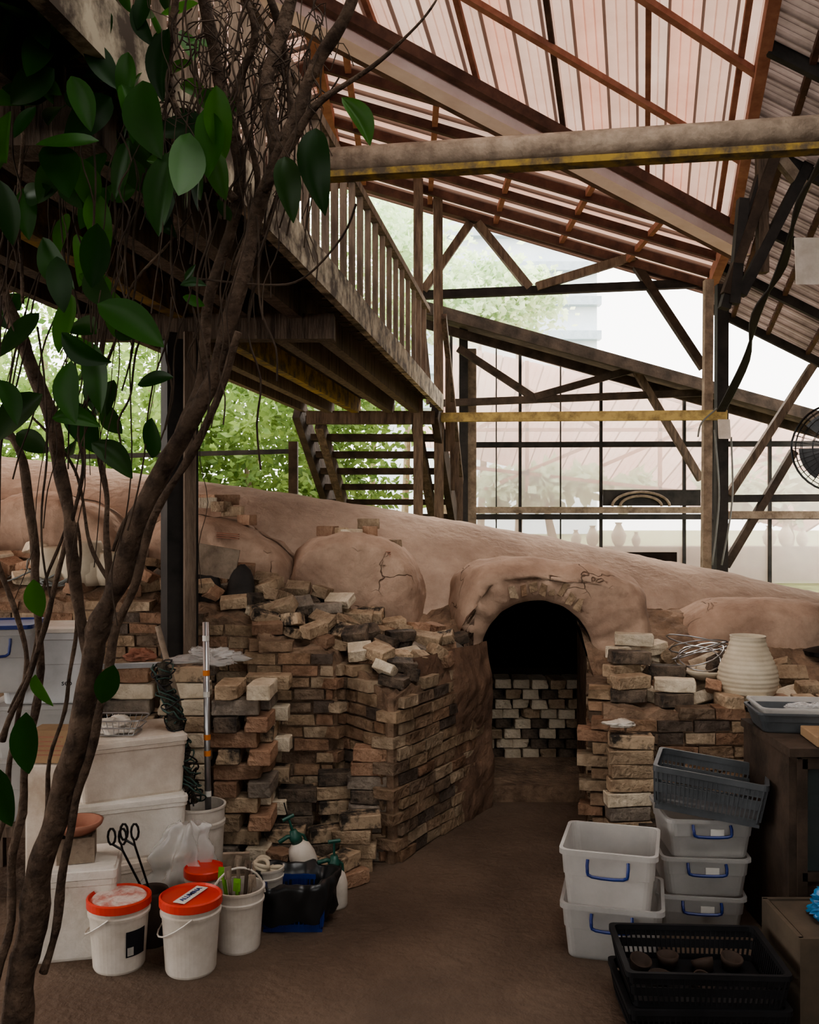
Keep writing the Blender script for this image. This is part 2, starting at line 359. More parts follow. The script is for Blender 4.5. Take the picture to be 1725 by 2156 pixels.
right=thing('kiln_side_platform',(2,4.9,0),'brick retaining wall and ledge beside the arched kiln door','brick platform')
m=M(); brickface(m,[(1.02,5.16,.85),(.91,4.56,.74)]); brickface(m,list(zip(RX,RY,RZ))); m.obj('brick_facing',brickwall,right,label='uneven dark weathered brick facing')
m=M(); vs=[];fs=[]; NX=70
for i in range(NX+1):
    x=.92+2.48*i/NX; yf=interp(x,RX,RY)-.03
    for j in range(NV+1):
        y=yf+(5.7-yf)*j/NV; xx=x
        if i==0: xx=.91+.09*min(1,j/NV*1.6)
        vs.append((xx,y,zR(x,y)-.01+.02*nz(x,y,1,14)+.01*nz(x,y,1,33)))
    vs.append((x,yf,-.02))
for i in range(NX):
    for j in range(NV): q=i*(NV+2)+j; fs.append((q,q+NV+2,q+NV+3,q+1))
    q=i*(NV+2); fs.append((q+NV+1,q+2*NV+3,q+NV+2,q))
m.add(vs,fs)
m.add([(.92,4.49,-.02),(1.005,5.7,-.02),(1.005,5.7,.9),(.92,4.49,.68)],[(0,1,2,3)])
m.obj('earth_core',earth,right,smooth=False,label='earth fill')

# ------------------------------------------------------------------ loose bricks
BMESH=[]
for k in range(24):
    me=bpy.data.meshes.new('brick')
    bm=bmesh.new(); bmesh.ops.create_cube(bm,size=1)
    bmesh.ops.scale(bm,vec=(.205,.102,.066),verts=bm.verts)
    bmesh.ops.subdivide_edges(bm,edges=bm.edges[:],cuts=2,use_grid_fill=True)
    chip=random.randint(0,7)
    for v in bm.verts:
        f_=nz(v.co.x+k*3.1,v.co.y,v.co.z,25)*.005
        v.co+=v.co.normalized()*f_+Vector((U(-.0015,.0015),U(-.0015,.0015),U(-.0015,.0015)))
        if abs(v.co.x)>.09 and abs(v.co.y)>.045 and (v.co.x>0)==(chip&1>0) and (v.co.y>0)==(chip&2>0) and (v.co.z>0)==(chip&4>0): v.co*=.87
    bm.to_mesh(me); bm.free(); me.materials.append(BM[k%6]); BMESH.append(me)
BL={0:'tan loose firebrick',1:'orange-brown loose brick',2:'soot-stained loose brick',3:'cream loose firebrick',4:'grey weathered brick',5:'half-sooted firebrick'}
proto={}
NB=[0]
def brick(x,y,z,rz=0,rx=0,ry=0,kind=None,where='in a rough stack',group='loose kiln bricks',sc=(1,1,1)):
    k=kind if kind is not None else random.choice([0,0,0,1,1,2,3,4,5])
    k2=k+6*random.randint(0,3)
    if k2 in proto: o=proto[k2].copy()
    else:
        o=bpy.data.objects.new('brick',BMESH[k2]); proto[k2]=o
        b=o.modifiers.new('b','BEVEL'); b.width=.004; b.segments=1; b.limit_method='ANGLE'
    o.name='brick'; o.location=(x,y,z+.035*sc[2]); o.rotation_euler=(rx,ry,rz); o.scale=sc
    COL.objects.link(o); meta(o,BL[k]+' '+where,'brick',None,group); NB[0]+=1; return o
BH=.071
for r in range(13):
    z=r*BH
    if r%2==0:
        xs=[(-1.47,4.2,0),(-1.24,4.2,0),(-1.0,4.2,0),(-.765,4.2,0)]+[(-.67,4.36,math.pi/2)] 
        if r in(10,12): xs+=[(-1.24,4.36,0),(-.99,4.36,0)]
    else:
        xs=[(-.66,4.22,math.pi/2),(-.79,4.22,math.pi/2),(-.98,4.2,0),(-1.22,4.2,0),(-1.46,4.2,0),(-.66,4.4,0)]
    for x,y,a in xs:
        if r<6 and x<-1.1: continue
        if r<8 and x<-1.4: continue
        if r>=11 and x>-.9 and r==12: continue
        brick(x+U(-.010,.010),y+U(-.014,.012),z,a+U(-.05,.05),0,0,where='in a tall dry stack beside storage boxes',group='bricks in the tall dry stack',kind=random.choice([0,0,1,1,3,3,5,5,2,4]))
def column(x,y,n,ang,where,jit=.02,z0=0,kinds=None,grp='bricks piled against the retaining wall',rj=.15,s0=.78,s1=.95):
    for r in range(n):
        s_=U(s0,s1)
        brick(x+U(-jit,jit),y+U(-jit,jit)*.6,z0+r*BH*.92,ang+U(-rj,rj),U(-.03,.03),U(-.04,.04),kind=random.choice(kinds) if kinds else None,where=where,group=grp,sc=(s_,U(.8,.98),.92))
w='piled against the old brick wall'
column(-.53,4.42,5,.1,w,.025,rj=.2,kinds=[0,1,5,2,2]); column(-.40,4.26,3,.3,w,.035,rj=.5,kinds=[1,0,5,2]); column(-.34,4.46,6,.05,w,.02,rj=.15,kinds=[0,5,2,4]); column(-.23,4.24,4,.2,w,.03,rj=.3,kinds=[0,1,5,2])
column(-.54,4.24,3,.4,w,.035,rj=.5); column(-.19,4.38,8,.0,w,.018,kinds=[0,4,5,1,2],rj=.12); column(-.62,4.05,1,.9,w); column(-.44,4.02,2,-.4,w,.04,rj=.6,kinds=[0,1,5]); column(-.27,4.06,2,.5,w,.04,rj=.6,kinds=[0,1,5])
column(-.58,4.14,2,-.3,w,.04,rj=.5)
pts=[]
def scatter(n,x0,x1,y0,y1,zf,where,group,layers=.3,mind=.15,kinds=None,s0=.7,s1=.95,tl=.3):
    c=0;tries=0
    while c<n and tries<n*60:
        tries+=1
        x,y=U(x0,x1),U(y0,y1)
        if zf is zL and y<interp(x,LX,LY)+.03: continue
        near=[p for p in pts if (p[0]-x)**2+(p[1]-y)**2<mind**2]
        if len(near)==0: z=zf(x,y)
        elif len(near)==1 and random.random()<layers and near[0][3]==0: z=near[0][2]+.05
        else: continue
        pts.append((x,y,z,len(near))); c+=1
        s=zf(x,y+.05)-zf(x,y-.05); q=U(s0,s1)
        brick(x,y,z-.012,random.choice([0,1.2,.5,-.4,2.4])+U(-.6,.6),math.atan2(s,.1)+U(-tl,tl),U(-tl,tl),kind=random.choice(kinds) if kinds else None,where=where,group=group,sc=(q,U(.7,.95),U(.7,.95)))
scatter(78,-.78,.28,4.42,5.08,zL,'scattered on the earth ledge','bricks scattered on the kiln ledge',.4,.088,kinds=[0,0,0,1,2,2,4,5,3],s0=.45,s1=.82)
scatter(22,-1.5,-.75,4.85,5.2,zL,'scattered on the earth ledge','bricks scattered on the kiln ledge',.2,.11,kinds=[0,1,4],s0=.4,s1=.75)
scatter(34,-3.0,-1.5,4.9,5.2,zL,'scattered on the earth ledge','bricks scattered on the kiln ledge',.5,.11,kinds=[0,1,4,3],s0=.5,s1=.9)
w='piled on the ledge beside the kiln door'; g='bricks piled beside the arched door'
column(1.05,4.56,2,.0,w,.03,.69,[0,3,2],g,.35); column(1.27,4.52,2,.2,w,.03,.68,[2,1,3],g,.35); column(1.06,4.72,3,.1,w,.04,.72,[3,0,2],g,.5)
column(1.26,4.72,2,.0,w,.04,.71,[0,1,2],g,.5); column(1.12,4.92,3,.2,w,.04,.78,[3,0,2],g,.5)
scatter(30,1.18,1.95,4.58,5.05,zR,w,g,.6,.095,kinds=[0,3,3,1,2,0],s0=.5,s1=.9,tl=.5)
column(1.5,4.47,1,1.5,w,.01,.68,[0],g); column(1.62,4.47,1,1.5,w,.01,.68,[3],g)
for x in(1.74,1.86,1.98,2.1): column(x,4.46,1,1.5,w,.01,.67,[0,1,4],g)
w='stacked as a rough pier beside the doorway'; g='bricks in the pier beside the doorway'
column(1.0,4.34,9,0,w,.016,0,[4,0,5,0,3],g,.09,.9,1); column(1.13,4.32,3,.1,w,.01,0,[2,4],g,.1)
w='resting on top of the kiln hood'; g='bricks resting on the kiln vault'
for px,py,d in((690,1112,5.5),(712,1115,5.5),(740,1118,5.5),(776,1112,5.55),(776,1096,5.58),(826,1140,5.45),(438,1052,5.5),(468,1060,5.5),(490,1070,5.5),(478,1046,5.56),(520,1088,5.45),(440,1046,5.56)):
    p=at(px,py,d); q=U(.5,.75); brick(p.x,p.y,p.z-.05,U(-1,1.5),0,0,kind=random.choice([0,0,1,3]),where=w,group=g,sc=(q,q*1.2,.9))
w='in the stacked inner kiln wall'; g='bricks in the stacked inner kiln wall'
for r in range(9):
    for c in range(9):
        if random.random()<.05: continue
        brick(.25+c*.110+(r%2)*.055+U(-.006,.006),5.95+U(-.02,.015),.02+r*.061,math.pi/2+U(-.09,.09),0,0,kind=(2 if (random.random()<.18 or (r<4 and 5<c)) else random.choice([3,3,3,0])),where=w,group=g,sc=(1,.97,.86))
print('bricks',NB[0])
m=M(); m.box((.75,6.25,.3),(1.7,.3,.6)); 
m.obj('kiln_firewall',soot,kiln,label='dark sooty inner wall')
m=M(); m.add([(-.4,7.1,0),(2,7.1,0),(2,7.1,1.3),(-.4,7.1,1.3)],[(0,1,2,3)]); m.obj('chamber_dark_sheet',soot,kiln,label='dark sheet added to keep the inner chamber black')  # black sheet added so the inside of the vault stays dark
for px,py,d in((437,1228,5.0),(508,1225,4.98)):
    m=M(); p=at(px,py,d); rings=[]
    for i in range(7):
        t=i/6; w_=.075*math.sqrt(max(0.02,1-(t)**2.5)); z=-.09+.18*t
        rings.append([p+Vector((w_*math.cos(math.pi*k/8),-.03*math.sin(math.pi*k/8)+z*.5,z)) for k in range(9)]+[p+Vector((w_*math.cos(math.pi*(8-k)/8)*.92,.01-.03*math.sin(math.pi*k/8)+z*.5,z)) for k in range(9)])
    m.loft(rings); m.obj('curved_tile',wood_b,label='dark rounded kiln tile leaning on the ledge',category='tile',smooth=True,group='dark curved tiles')
m=M(); m.beam(at(412,1175,5.0),at(500,1190,5.02),.03,.16); m.obj('wood_plank',wood_l,label='short weathered wooden plank lying on the ledge',category='plank')

# ------------------------------------------------------------------ walkway and stairs
def wx(d): return .304-.138*(9-d)
WL=1.3; Z0=2.56
walk=thing('walkway',(wx(5)-.65,5,Z0),'raised timber walkway with slatted balustrade and dark joists','walkway')
D0,D1=1.3,9.0
m=M()
d=D0
while d<D1-.01:
    x=wx(d+.07); m.box((x-WL/2,d+.07,Z0+.125),(WL,.13,.03)); d+=.14
m.obj('deck',wood_d,walk,label='dark plank deck')
m=M(); m.beam((wx(D0),D0,Z0+.07),(wx(D1),D1,Z0+.07),.04,.15); m.obj('fascia',whitep,walk,label='edge board with flaking pale paint')
m=M(); m.beam((wx(D0)-WL,D0,Z0+.05),(wx(D1)-WL,D1,Z0+.05),.05,.13); m.obj('fascia',wood,walk)
for k,off in enumerate((.24,.48,.80,1.05)):
    m=M(); m.beam((wx(D0)-off,D0,Z0+.04),(wx(D1)-off,D1,Z0+.04),.07,.14)
    m.obj('joist',yellow if k==2 else wood,walk,label='joist with flaking yellow paint' if k==2 else None)
for dd in(2.2,4.6,8.97):
    m=M(); m.beam((wx(dd)-WL+.03,dd,Z0-.07),(wx(dd)-.06,dd,Z0-.07),.1,.12); m.obj('cross_beam',wood,walk)
ZR=3.46; RO=-.13
m=M(); m.beam((wx(D0)+RO,D0,ZR),(wx(D1)+RO,D1,ZR+.05),.05,.05); m.obj('handrail',wood_m,walk)
d=1.5
while d<8.95:
    m=M(); m.beam((wx(d)+RO,d,Z0+.1),(wx(d)+RO,d,ZR),.034,.03,up=(.138,1,0)); m.obj('baluster',wood_m,walk); d+=.045*d
st=thing('staircase',(-.25,9.5,.7),'open timber staircase with plank treads descending from the walkway','staircase')
def sx(d): return wx(9)+.138*(d-9)-.08
run=.2; rise=.155; NS=11
for off in(.02,-1.28):
    m=M(); m.beam((sx(9)+off,9.0,Z0+.03),(sx(9+run*NS)+off+.08,9+run*NS,Z0+.03-rise*NS),.07,.26); m.obj('stringer',wood_d,st)
for off in(-.16,-1.08):
    m=M(); m.beam((sx(9)+off,9.05,Z0-.12),(sx(9+run*NS)+off+.06,9+run*NS,Z0-.12-rise*NS),.08,.13); m.obj('support_stringer',wood,st)
for k in range(NS):
    d=9.1+run*k; m=M(); m.box((sx(d)-.6,d,Z0-.08-rise*k),(1.24,.26,.06)); m.obj('tread',wood_d,st)
m=M(); m.beam((sx(9)+.1,8.98,3.45),(sx(11)+.1,11,1.95),.05,.07); m.obj('handrail',wood,st)
for d in(9.4,9.9,10.4,10.9):
    m=M(); z=3.45-(d-9)*.75; m.beam((sx(d)+.1,d,z),(sx(d)+.1,d,z-.95),.05,.05); m.obj('baluster',wood,st)

# ------------------------------------------------------------------ posts and beams
def single(name,p0,p1,w,h,m_,label,cat,up=(0,0,1),group=None):
    m=M(); m.beam(p0,p1,w,h,up); return m.obj(name,m_,label=label,category=cat,group=group)
X=gx(378,4.62)
pt=thing('timber_post',(X,4.62,0),'thick square timber post with one blackened side carrying the walkway','post')
m=M(); m.box((X,4.62,1.23),(.15,.13,2.46),(0,0,math.radians(28))); m.obj('post_shaft',wood_b,pt)
m=M(); m.box((X+.067,4.545,1.23),(.055,.03,2.46),(0,0,math.radians(28))); m.obj('post_board',wood_m,pt,label='brown weathered strip on the post')
single('timber_post',(gx(881,8.75),8.95,.7),at(881,235,8.95),.09,.09,wood_m,'slim weathered timber post at the end of the walkway','post')
single('timber_post',(.29,9.25,.7),at(922,362,9.25),.09,.09,wood_m,'slim timber post beside the staircase','post')
single('timber_post',(gx(976,11.3),11.3,.7),at(976,680,11.3),.1,.1,wood_b,'dark timber post in front of the glass wall','post')
single('timber_post',(gx(994,11.35),11.35,.7),at(994,735,11.35),.1,.08,wood_l,'pale timber post in front of the glass wall','post')
single('timber_post',(gx(1486,8.4),8.4,.7),at(1492,590,8.4),.075,.075,wood_l,'pale timber post under the roof valley','post')
single('timber_post',(gx(1518,8.45),8.45,.7),at(1520,600,8.45),.1,.09,wood_b,'dark timber post under the roof valley','post')
single('timber_post',(gx(618,9.6),9.6,.7),at(618,930,9.6),.09,.09,wood_d,'dark short post beside the staircase','post')
b=thing('tie_beam',at(1100,320,4.4),'long round-edged weathered timber beam with a flaking yellow strip','beam')
p0=at(640,345,4.6); p1=at(1830,268,4.15)
m=M(); m.tube([p0,(p0+p1)/2,p1],.066,10); m.obj('beam_log',wood_l,b,smooth=True)
m=M(); m.beam(p0+Vector((0,.0,-.07)),p1+Vector((0,.0,-.08)),.09,.03); m.obj('beam_strip',yellow,b,label='flaking yellow painted strip')
single('tie_beam',at(908,879,9.2),at(1532,874,8.3),.07,.085,yellow2,'horizontal beam painted flaking yellow','beam')
single('safety_rail',at(160,962,10.5),at(625,950,10.5),.05,.05,wood_b,'thin dark rail in front of the garden','rail')
single('safety_rail',at(-60,900,10.5),at(160,962,10.5),.05,.05,wood_b,'thin dark sloping rail in front of the garden','rail')
def truss(label,mems,d,t=.08,cat='roof truss'):
    pts_=[at(a,b_,d) for a,b_,c,e,_ in mems]
    e=thing('roof_truss',pts_[0],label,cat)
    for a,b_,c,e2,m_ in mems:
        m=M(); m.beam(at(a,b_,d+U(-.04,.04)),at(c,e2,d+U(-.04,.04)),t,t,up=(0,1,0)); m.obj('truss_member',m_,e)
truss('dark timber roof truss with diagonal webs under the upper roof',[(880,622,1500,596,wood_b),(892,612,990,470,wood_m),(1005,470,1115,606,wood_m),(1130,604,1335,540,wood_m),(1330,545,1482,775,wood_d),(720,378,1495,602,redwood_d)],9.4)
truss('dark timber roof truss with diagonal webs under the lower roof',[(905,850,1480,827,wood_d),(965,733,1122,836,wood_d),(1125,836,1332,778,wood_d),(1338,778,1476,1010,wood),(890,700,905,850,wood)],10.9)
truss('crossing timber braces beside the side windows',[(1712,770,1535,1042,wood),(1672,950,1528,1192,wood_d),(1528,1050,1760,1048,wood_b),(1528,1084,1760,1084,wood_l)],8.9,.07)
truss('dark leaning struts under the roof valley',[(1722,10,1640,250,wood_d),(1640,240,1525,650,wood_b),(1602,70,1606,575,wood),(1630,320,1700,405,wood_l),(1725,300,1560,620,wood_b),(1565,420,1545,640,wood_b),(1700,0,1700,250,wood),(1725,60,1530,620,wood_d)],6.6,.07)

# ------------------------------------------------------------------ roofs
def sheet(name,o,a,b,ribw,mt,label,th=.03):
    m=M(); o=Vector(o);a=Vector(a);b=Vector(b); nrm=a.cross(b).normalized()
    if nrm.z<0: nrm=-nrm
    n=max(1,int(a.length/ribw)); au=a/n; ad=au.normalized(); W=au.length
    for i in range(n):
        m.tag=((i*7919)%97)/97.0*.82
        p=o+au*i
        def strip(prof):
            r0=[p+ad*u+nrm*h for u,h in prof]; r1=[q+b for q in r0]; m.loft([r0,r1],False,False,False)
        strip([(0,0),(W*.30,0),(W*.33,-th*.35),(W*.36,0),(W*.62,0),(W*.65,-th*.35),(W*.68,0),(W-.024,0)])
        m.tag=.95; strip([(W-.024,0),(W-.018,-th),(W-.006,-th),(W,0)])
    return m.obj(name,mt,kind='structure',label=label)
V1=Vector((2.64,7.8,3.97)); V0=Vector((-.29,6.28,4.83))
vd=(V1-V0)/2.93
def Vx(x): return V0+vd*(x+.29)
r=Vector((-.59,-2.4,.53))*1.9
Vs=Vx(-1.6); Ve=Vx(2.68)
sheet('ceiling',Vs,Ve-Vs,r,.25,roof_u,'translucent reddish corrugated roof sheets')
def zlp(x): return 4.94-.293*(x+.67)
m=M(); y=5.2; i=0
while y<9.6:
    xv=-.29+(y-6.28)/((7.8-6.28)/2.93)
    x0=-.75; x1=min(2.98,max(x0,xv))
    if y>7.8: x1=2.66+(y-7.8)*.19
    i+=1
    if x1>x0+.05:
        for prof,tg in(([(0,0),(.06,0),(.067,-.01),(.074,0),(.172,0)],((i*7919)%97)/97.0*.82),([(.172,0),(.178,-.03),(.194,-.03),(.2,0)],.95)):
            m.tag=tg
            m.loft([[Vector((x0,y+u,zlp(x0)+.02+h)) for u,h in prof],[Vector((x1+.15,y+u,zlp(x1+.15)+.02+h)) for u,h in prof]],False,False,False)
    y+=.2
m.obj('ceiling',roof_l,kind='structure',label='reddish corrugated roof sheets sloping down')
sheet('ceiling',(-.67,-1,4.96),(0,10.6,0),(-6,0,-1.9),.2,roof_l,'corrugated roof sheets over the walkway')
RL0=Vector((3.02,9.6,3.72)); RL1=Vector((1.9,4.6,4.55))
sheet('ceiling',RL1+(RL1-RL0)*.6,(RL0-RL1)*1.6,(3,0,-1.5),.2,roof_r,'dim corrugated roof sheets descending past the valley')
def member(p0,p1,w,h,mt,lab,cat='roof timber',name='roof_batten',g=None):
    m=M(); m.beam(p0,p1,w,h); m.obj(name,mt,label=lab,category=cat,group=g)
dn=Vector((0,0,-.05))
for x in(-.9,-.2,.5,1.15,1.85,2.5):
    q=Vx(x); member(q+dn,q+r+dn,.035,.05,redwood if x!=1.15 else redwood_d,'red-brown roof batten following the sheet ribs','roof batten',g='upper roof battens')
for s_ in(.22,.42,.6,.8):
    member(Vx(-1.5)+r*s_+dn*1.8,Vx(2.66)+r*s_+dn*1.8,.045,.04,redwood,'reddish crosswise purlin under the upper roof','roof purlin','roof_purlin','upper roof purlins')
for k,y in enumerate((6.5,7.0,7.5,8.0,8.5,9.0,9.45)):
    xv=-.29+(y-6.28)/((7.8-6.28)/2.93); x1=min(2.7,xv) if y<7.8 else 2.66+(y-7.8)*.19
    if x1<0: continue
    member((-.7,y,zlp(-.7)-.05),(x1,y,zlp(x1)-.05),.045,.07,redwood_d,'dark sloping rafter under the lower roof plane','rafter','rafter','lower roof rafters')
for x in(-.45,.2,.85,1.5,2.15):
    y0=6.28+(x+.29)*(1.52/2.93)
    member((x,y0,zlp(x)-.03),(x,9.5,zlp(x)-.03),.045,.05,redwood,'reddish batten between the dark rafters','roof batten',g='lower roof battens')
for y in(2.5,4,5.5,7,8.4,9.4):
    member((-.67,y,4.87),(-6.4,y,3.05),.06,.1,redwood_d,'dark rafter above the walkway','rafter','rafter','walkway roof rafters')
member((-.67,2,4.9),(-.67,9.5,4.9),.08,.12,redwood,'long red-brown ridge board','ridge board','ridge_board')
member(V1+Vector((0,0,-.1)),V1+r+Vector((0,0,-.1)),.07,.11,redwood,'long red-painted valley board','valley board','valley_board')
member((2.98,9.5,3.78),V1+Vector((0,0,-.1)),.08,.12,redwood,'long red-painted valley board','valley board','valley_board')
member(Vx(-1.4)+Vector((0,-.06,-.2)),Vx(2.75)+Vector((0,-.06,-.2)),.14,.09,gutter_m,'pinkish-white metal valley gutter','gutter','roof_gutter')
member(Vx(-1.4)+Vector((-.0,.07,-.22)),Vx(2.75)+Vector((0,.07,-.22)),.05,.06,redwood_d,'dark timber under the gutter','rafter','rafter')
member(Vx(-1.4)+Vector((0,-.20,-.12)),Vx(2.75)+Vector((0,-.20,-.12)),.07,.08,redwood_d,'dark valley rafter beside the gutter','rafter','rafter')
for k in range(6):
    o=RL0+(RL1-RL0)*(k*.2); member(o+Vector((0,0,-.05)),o+Vector((2.6,0,-1.35)),.05,.08,wood_b,'blackened rafter under the dim roof','rafter','rafter','side roof rafters')
for k in(.25,.6,1.0,1.5):
    member(RL0+Vector((k,0,-k*.5-.02)),RL1+Vector((k,0,-k*.5-.02)),.04,.04,redwood_d,'dark batten under the dim roof','roof batten',g='side roof battens')
p0=at(880,640,10.6); p1=at(1790,893,10.6)
m=M(); v=Vector((0,1.3,0)); m.loft([[p0,p0+v,p0+v+Vector((0,0,.05)),p0+Vector((0,0,.05))],[p1,p1+v,p1+v+Vector((0,0,.05)),p1+Vector((0,0,.05))]])
m.obj('ceiling',roof_o,kind='structure',label='brown lower roof edge sloping down')
member(p0+Vector((0,-.05,-.03)),p1+Vector((0,-.05,-.03)),.05,.13,wood_d,'dark fascia of the lower roof','fascia board','fascia_board')
member(p0+Vector((0,.5,-.1)),p1+Vector((0,.5,-.1)),.06,.1,wood_d,'dark rafter beneath the lower roof','rafter','rafter')
# ------------------------------------------------------------------ glass wall
GY=12.0
def gtop(px): return H-(655+(px-880)*.278-CY)*GY/F
cols=[950,1045,1095,1180,1265,1440,1500,1620,1780]
w=thing('window_1',(gx(1300,GY),GY,.7),None,None); w['kind']='structure'; w['label']='tall glass partition with pale pink reflection tinted in, thin dark frames'
m=M()
a0,a1=gx(950,GY),gx(1800,GY)
m.add([(a0,GY,.7),(a1,GY,.7),(a1,GY,gtop(1800)),(a0,GY,gtop(950))],[(0,1,2,3)]); m.obj('glass_pane',glass,w)
m=M()
for c in cols:
    zt=gtop(c); m.box((gx(c,GY),GY-.02,(zt+.7)/2),(.035 if c not in(1180,1045) else .012,.05,zt-.7))
m.beam(at(950,937,GY-.03),at(1800,934,GY-.03),.05,.07)
m.obj('window_frame',wood_b,w)
m=M(); m.beam(at(1000,1074,GY-.06),at(1475,1074,GY-.06),.1,.08); m.obj('window_sill',wood_l,w)
m=M(); m.beam(at(1000,1088,GY-.07),at(1800,1088,GY-.07),.1,.07); m.obj('window_rail',wood_b,w)
m=M(); m.beam(at(1270,1048,GY-.08),at(1475,1048,GY-.08),.03,.20); m.obj('window_panel',wood_b,w)
m=M(); c=at(1350,1066,GY-.12)
for R_ in(.36,.26):
    m.tube([c+Vector((R_*math.cos(t*math.pi/14),0,R_*.5*math.sin(t*math.pi/14))) for t in range(15)],.018,6)
m.obj('arched_trim',wood_l,w,label='small pale arched trim on the dark panel')
for px,py,s in((1213,1125,.8),(1248,1128,1),(1303,1135,1.15),(1340,1150,.7),(1620,1215,1),(1655,1210,1.1),(1690,1218,.9)):
    p=at(px,py,12.5); m=M(); k=s*.12
    m.lathe((p.x,p.y,1.145),[(.3*k,0),(.6*k,.4*k),(.75*k,1.1*k),(.4*k,1.8*k),(.25*k,2.1*k),(.38*k,2.3*k)],16)
    m.obj('ceramic_jar',potclay,label='pale ceramic jar displayed behind the glass',category='ceramic jar',smooth=True,group='jars on the display counter')
m=M(); m.box((gx(1400,12.6)+.6,12.6,.92),(4.6,.4,.45)); m.obj('display_counter',wood_l,label='long pale display counter behind the glass wall',category='counter')
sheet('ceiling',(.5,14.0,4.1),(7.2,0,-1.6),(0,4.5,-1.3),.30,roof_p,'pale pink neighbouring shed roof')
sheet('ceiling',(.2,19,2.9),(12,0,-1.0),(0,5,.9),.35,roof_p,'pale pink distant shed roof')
for k,(a,b_,c,d_) in enumerate(((1000,760,1260,900),(1100,745,1480,860),(1010,900,1260,780),(1270,980,1480,890),(1000,985,1480,1040),(1540,930,1725,1000),(1540,985,1725,940),(1000,905,1480,905),(1020,1030,1260,930),(1110,1035,1110,760),(1390,1035,1390,840))):
    member(at(a,b_,13.6),at(c,d_,13.6),.05,.05,redwood,'reddish brace of the neighbouring shed','timber brace','shed_brace','neighbouring shed braces')

# ------------------------------------------------------------------ garden
def foliage(center,rad,nc,nl,ls,seed):
    rnd=random.Random(seed); m=M(); c0=Vector(center)
    for c in range(nc):
        while True:
            q=Vector((rnd.uniform(-1,1),rnd.uniform(-1,1),rnd.uniform(-1,1)))
            if q.length<1: break
        cc=c0+Vector((q.x*rad[0],q.y*rad[1],q.z*rad[2])); cr=rnd.uniform(.2,.5)*min(rad)
        for l in range(nl):
            p=cc+Vector((rnd.gauss(0,1),rnd.gauss(0,1),rnd.gauss(0,.8)))*cr*.6
            d=Vector((rnd.gauss(0,1),rnd.gauss(0,1),rnd.gauss(-.3,.7))).normalized(); s=d.cross(Vector((rnd.gauss(0,1),rnd.gauss(0,1),rnd.gauss(0,1)))).normalized()
            L=ls*rnd.uniform(.6,1.4); m.add([p,p+d*L*.5+s*L*.28,p+d*L,p+d*L*.5-s*L*.28],[(0,1,2,3)])
    return m
def bgtree(x,y,z0,h,rad,nc,nl,ls,seed,mt,lab):
    e=thing('garden_tree',(x,y,z0),lab,'tree','trees outside the shed')
    m=M(); m.tube([(x,y,z0),(x+.1,y,z0+h*.4),(x-.05,y,z0+h)],[.09,.07,.03],8); m.obj('trunk',bgbark,e)
    m=foliage((x,y,z0+h),rad,nc,nl,ls,seed); m.obj('foliage',mt,e)
for i,(x,y,h,rr_) in enumerate(((-2.2,13,1.6,(1.2,1,1.5)),(-3.6,12.6,1.4,(1.3,1,1.4)),(-5.4,13.3,1.5,(1.5,1,1.6)),(-1.2,14.5,2.0,(1.3,1,1.5)),(-4.2,15.5,3.2,(2.4,1.2,2.2)),(-7.4,14.5,2.4,(2,1.2,2.2)),(-1.8,16.5,3.0,(2.2,1.2,2)),(-6.5,17,4.2,(3,1.2,2.4)),(-3.0,18,4.2,(3,1.2,2)))):
    bgtree(x,y,.7,h,rr_,65,60,.13,i,bgleaf,'leafy green tree in bright daylight')
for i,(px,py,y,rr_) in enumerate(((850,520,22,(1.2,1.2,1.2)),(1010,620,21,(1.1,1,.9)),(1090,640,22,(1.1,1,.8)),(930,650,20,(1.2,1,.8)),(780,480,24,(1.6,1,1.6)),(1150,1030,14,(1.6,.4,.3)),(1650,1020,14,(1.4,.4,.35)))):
    p=at(px,py,y); bgtree(p.x,y,.7,p.z-.7,rr_,40,50,.2,20+i,bgleaf2,'tall tree beyond the shed, coloured pale for haze')
e=thing('apartment_building',(3,40,.7),'tall blue-grey building with balconies, colour paled for haze','building')
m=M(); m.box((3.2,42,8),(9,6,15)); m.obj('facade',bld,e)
for k in range(7):
    m=M(); m.box((3.2,38.8,6+k*1.4),(9.2,.5,.35)); m.obj('balcony',bld2,e)

# ------------------------------------------------------------------ foreground tree
tree=thing('rubber_tree',at(20,2400,2.4)*1.0,'slender rubber tree with tangled aerial roots and glossy leaves','tree')
TS=.62
def limb(pl,name='branch'):
    P=[at(x,y,d) for x,y,d,_ in pl]; R=[w_*TS/2*d/F for x,y,d,w_ in pl]
    sp=smoothpath(P,8); rs=[]
    for i in range(len(P)-1):
        for j in range(8): rs.append(R[i]*(1-j/8)+R[i+1]*j/8)
    rs.append(R[-1])
    rs=[q*(1+.30*noise.noise(p*12)+.15*noise.noise(p*30)) for q,p in zip(rs,sp)]
    sp=[p+Vector((nz(p.x,p.y,p.z,6),nz(p.x+5,p.y,p.z,6),0))*.020 for p in sp]
    m=M(); m.tube(sp,rs,12); return m.obj(name,bark,tree,smooth=True)
limb([(0,2440,2.4,120),(40,2080,2.38,100),(75,1860,2.36,90),(130,1680,2.33,84),(175,1500,2.3,78),(215,1330,2.26,76),(275,1150,2.22,74),(340,985,2.18,74),(425,850,2.14,66),(480,700,2.1,60),(530,500,2.06,50),(575,350,2.02,52),(640,200,2.0,48),(720,40,1.95,40),(760,-80,1.95,36)],'trunk')
limb([(85,2050,2.37,26),(130,1840,2.34,28),(172,1650,2.31,28),(208,1480,2.27,28),(258,1300,2.23,30),(305,1140,2.19,28),(370,1000,2.15,26),(448,870,2.11,28),(505,700,2.07,26)])
limb([(-15,560,2.3,36),(35,680,2.3,44),(95,860,2.28,46),(112,980,2.28,44),(145,1110,2.27,42),(168,1260,2.27,42),(195,1400,2.28,40)])
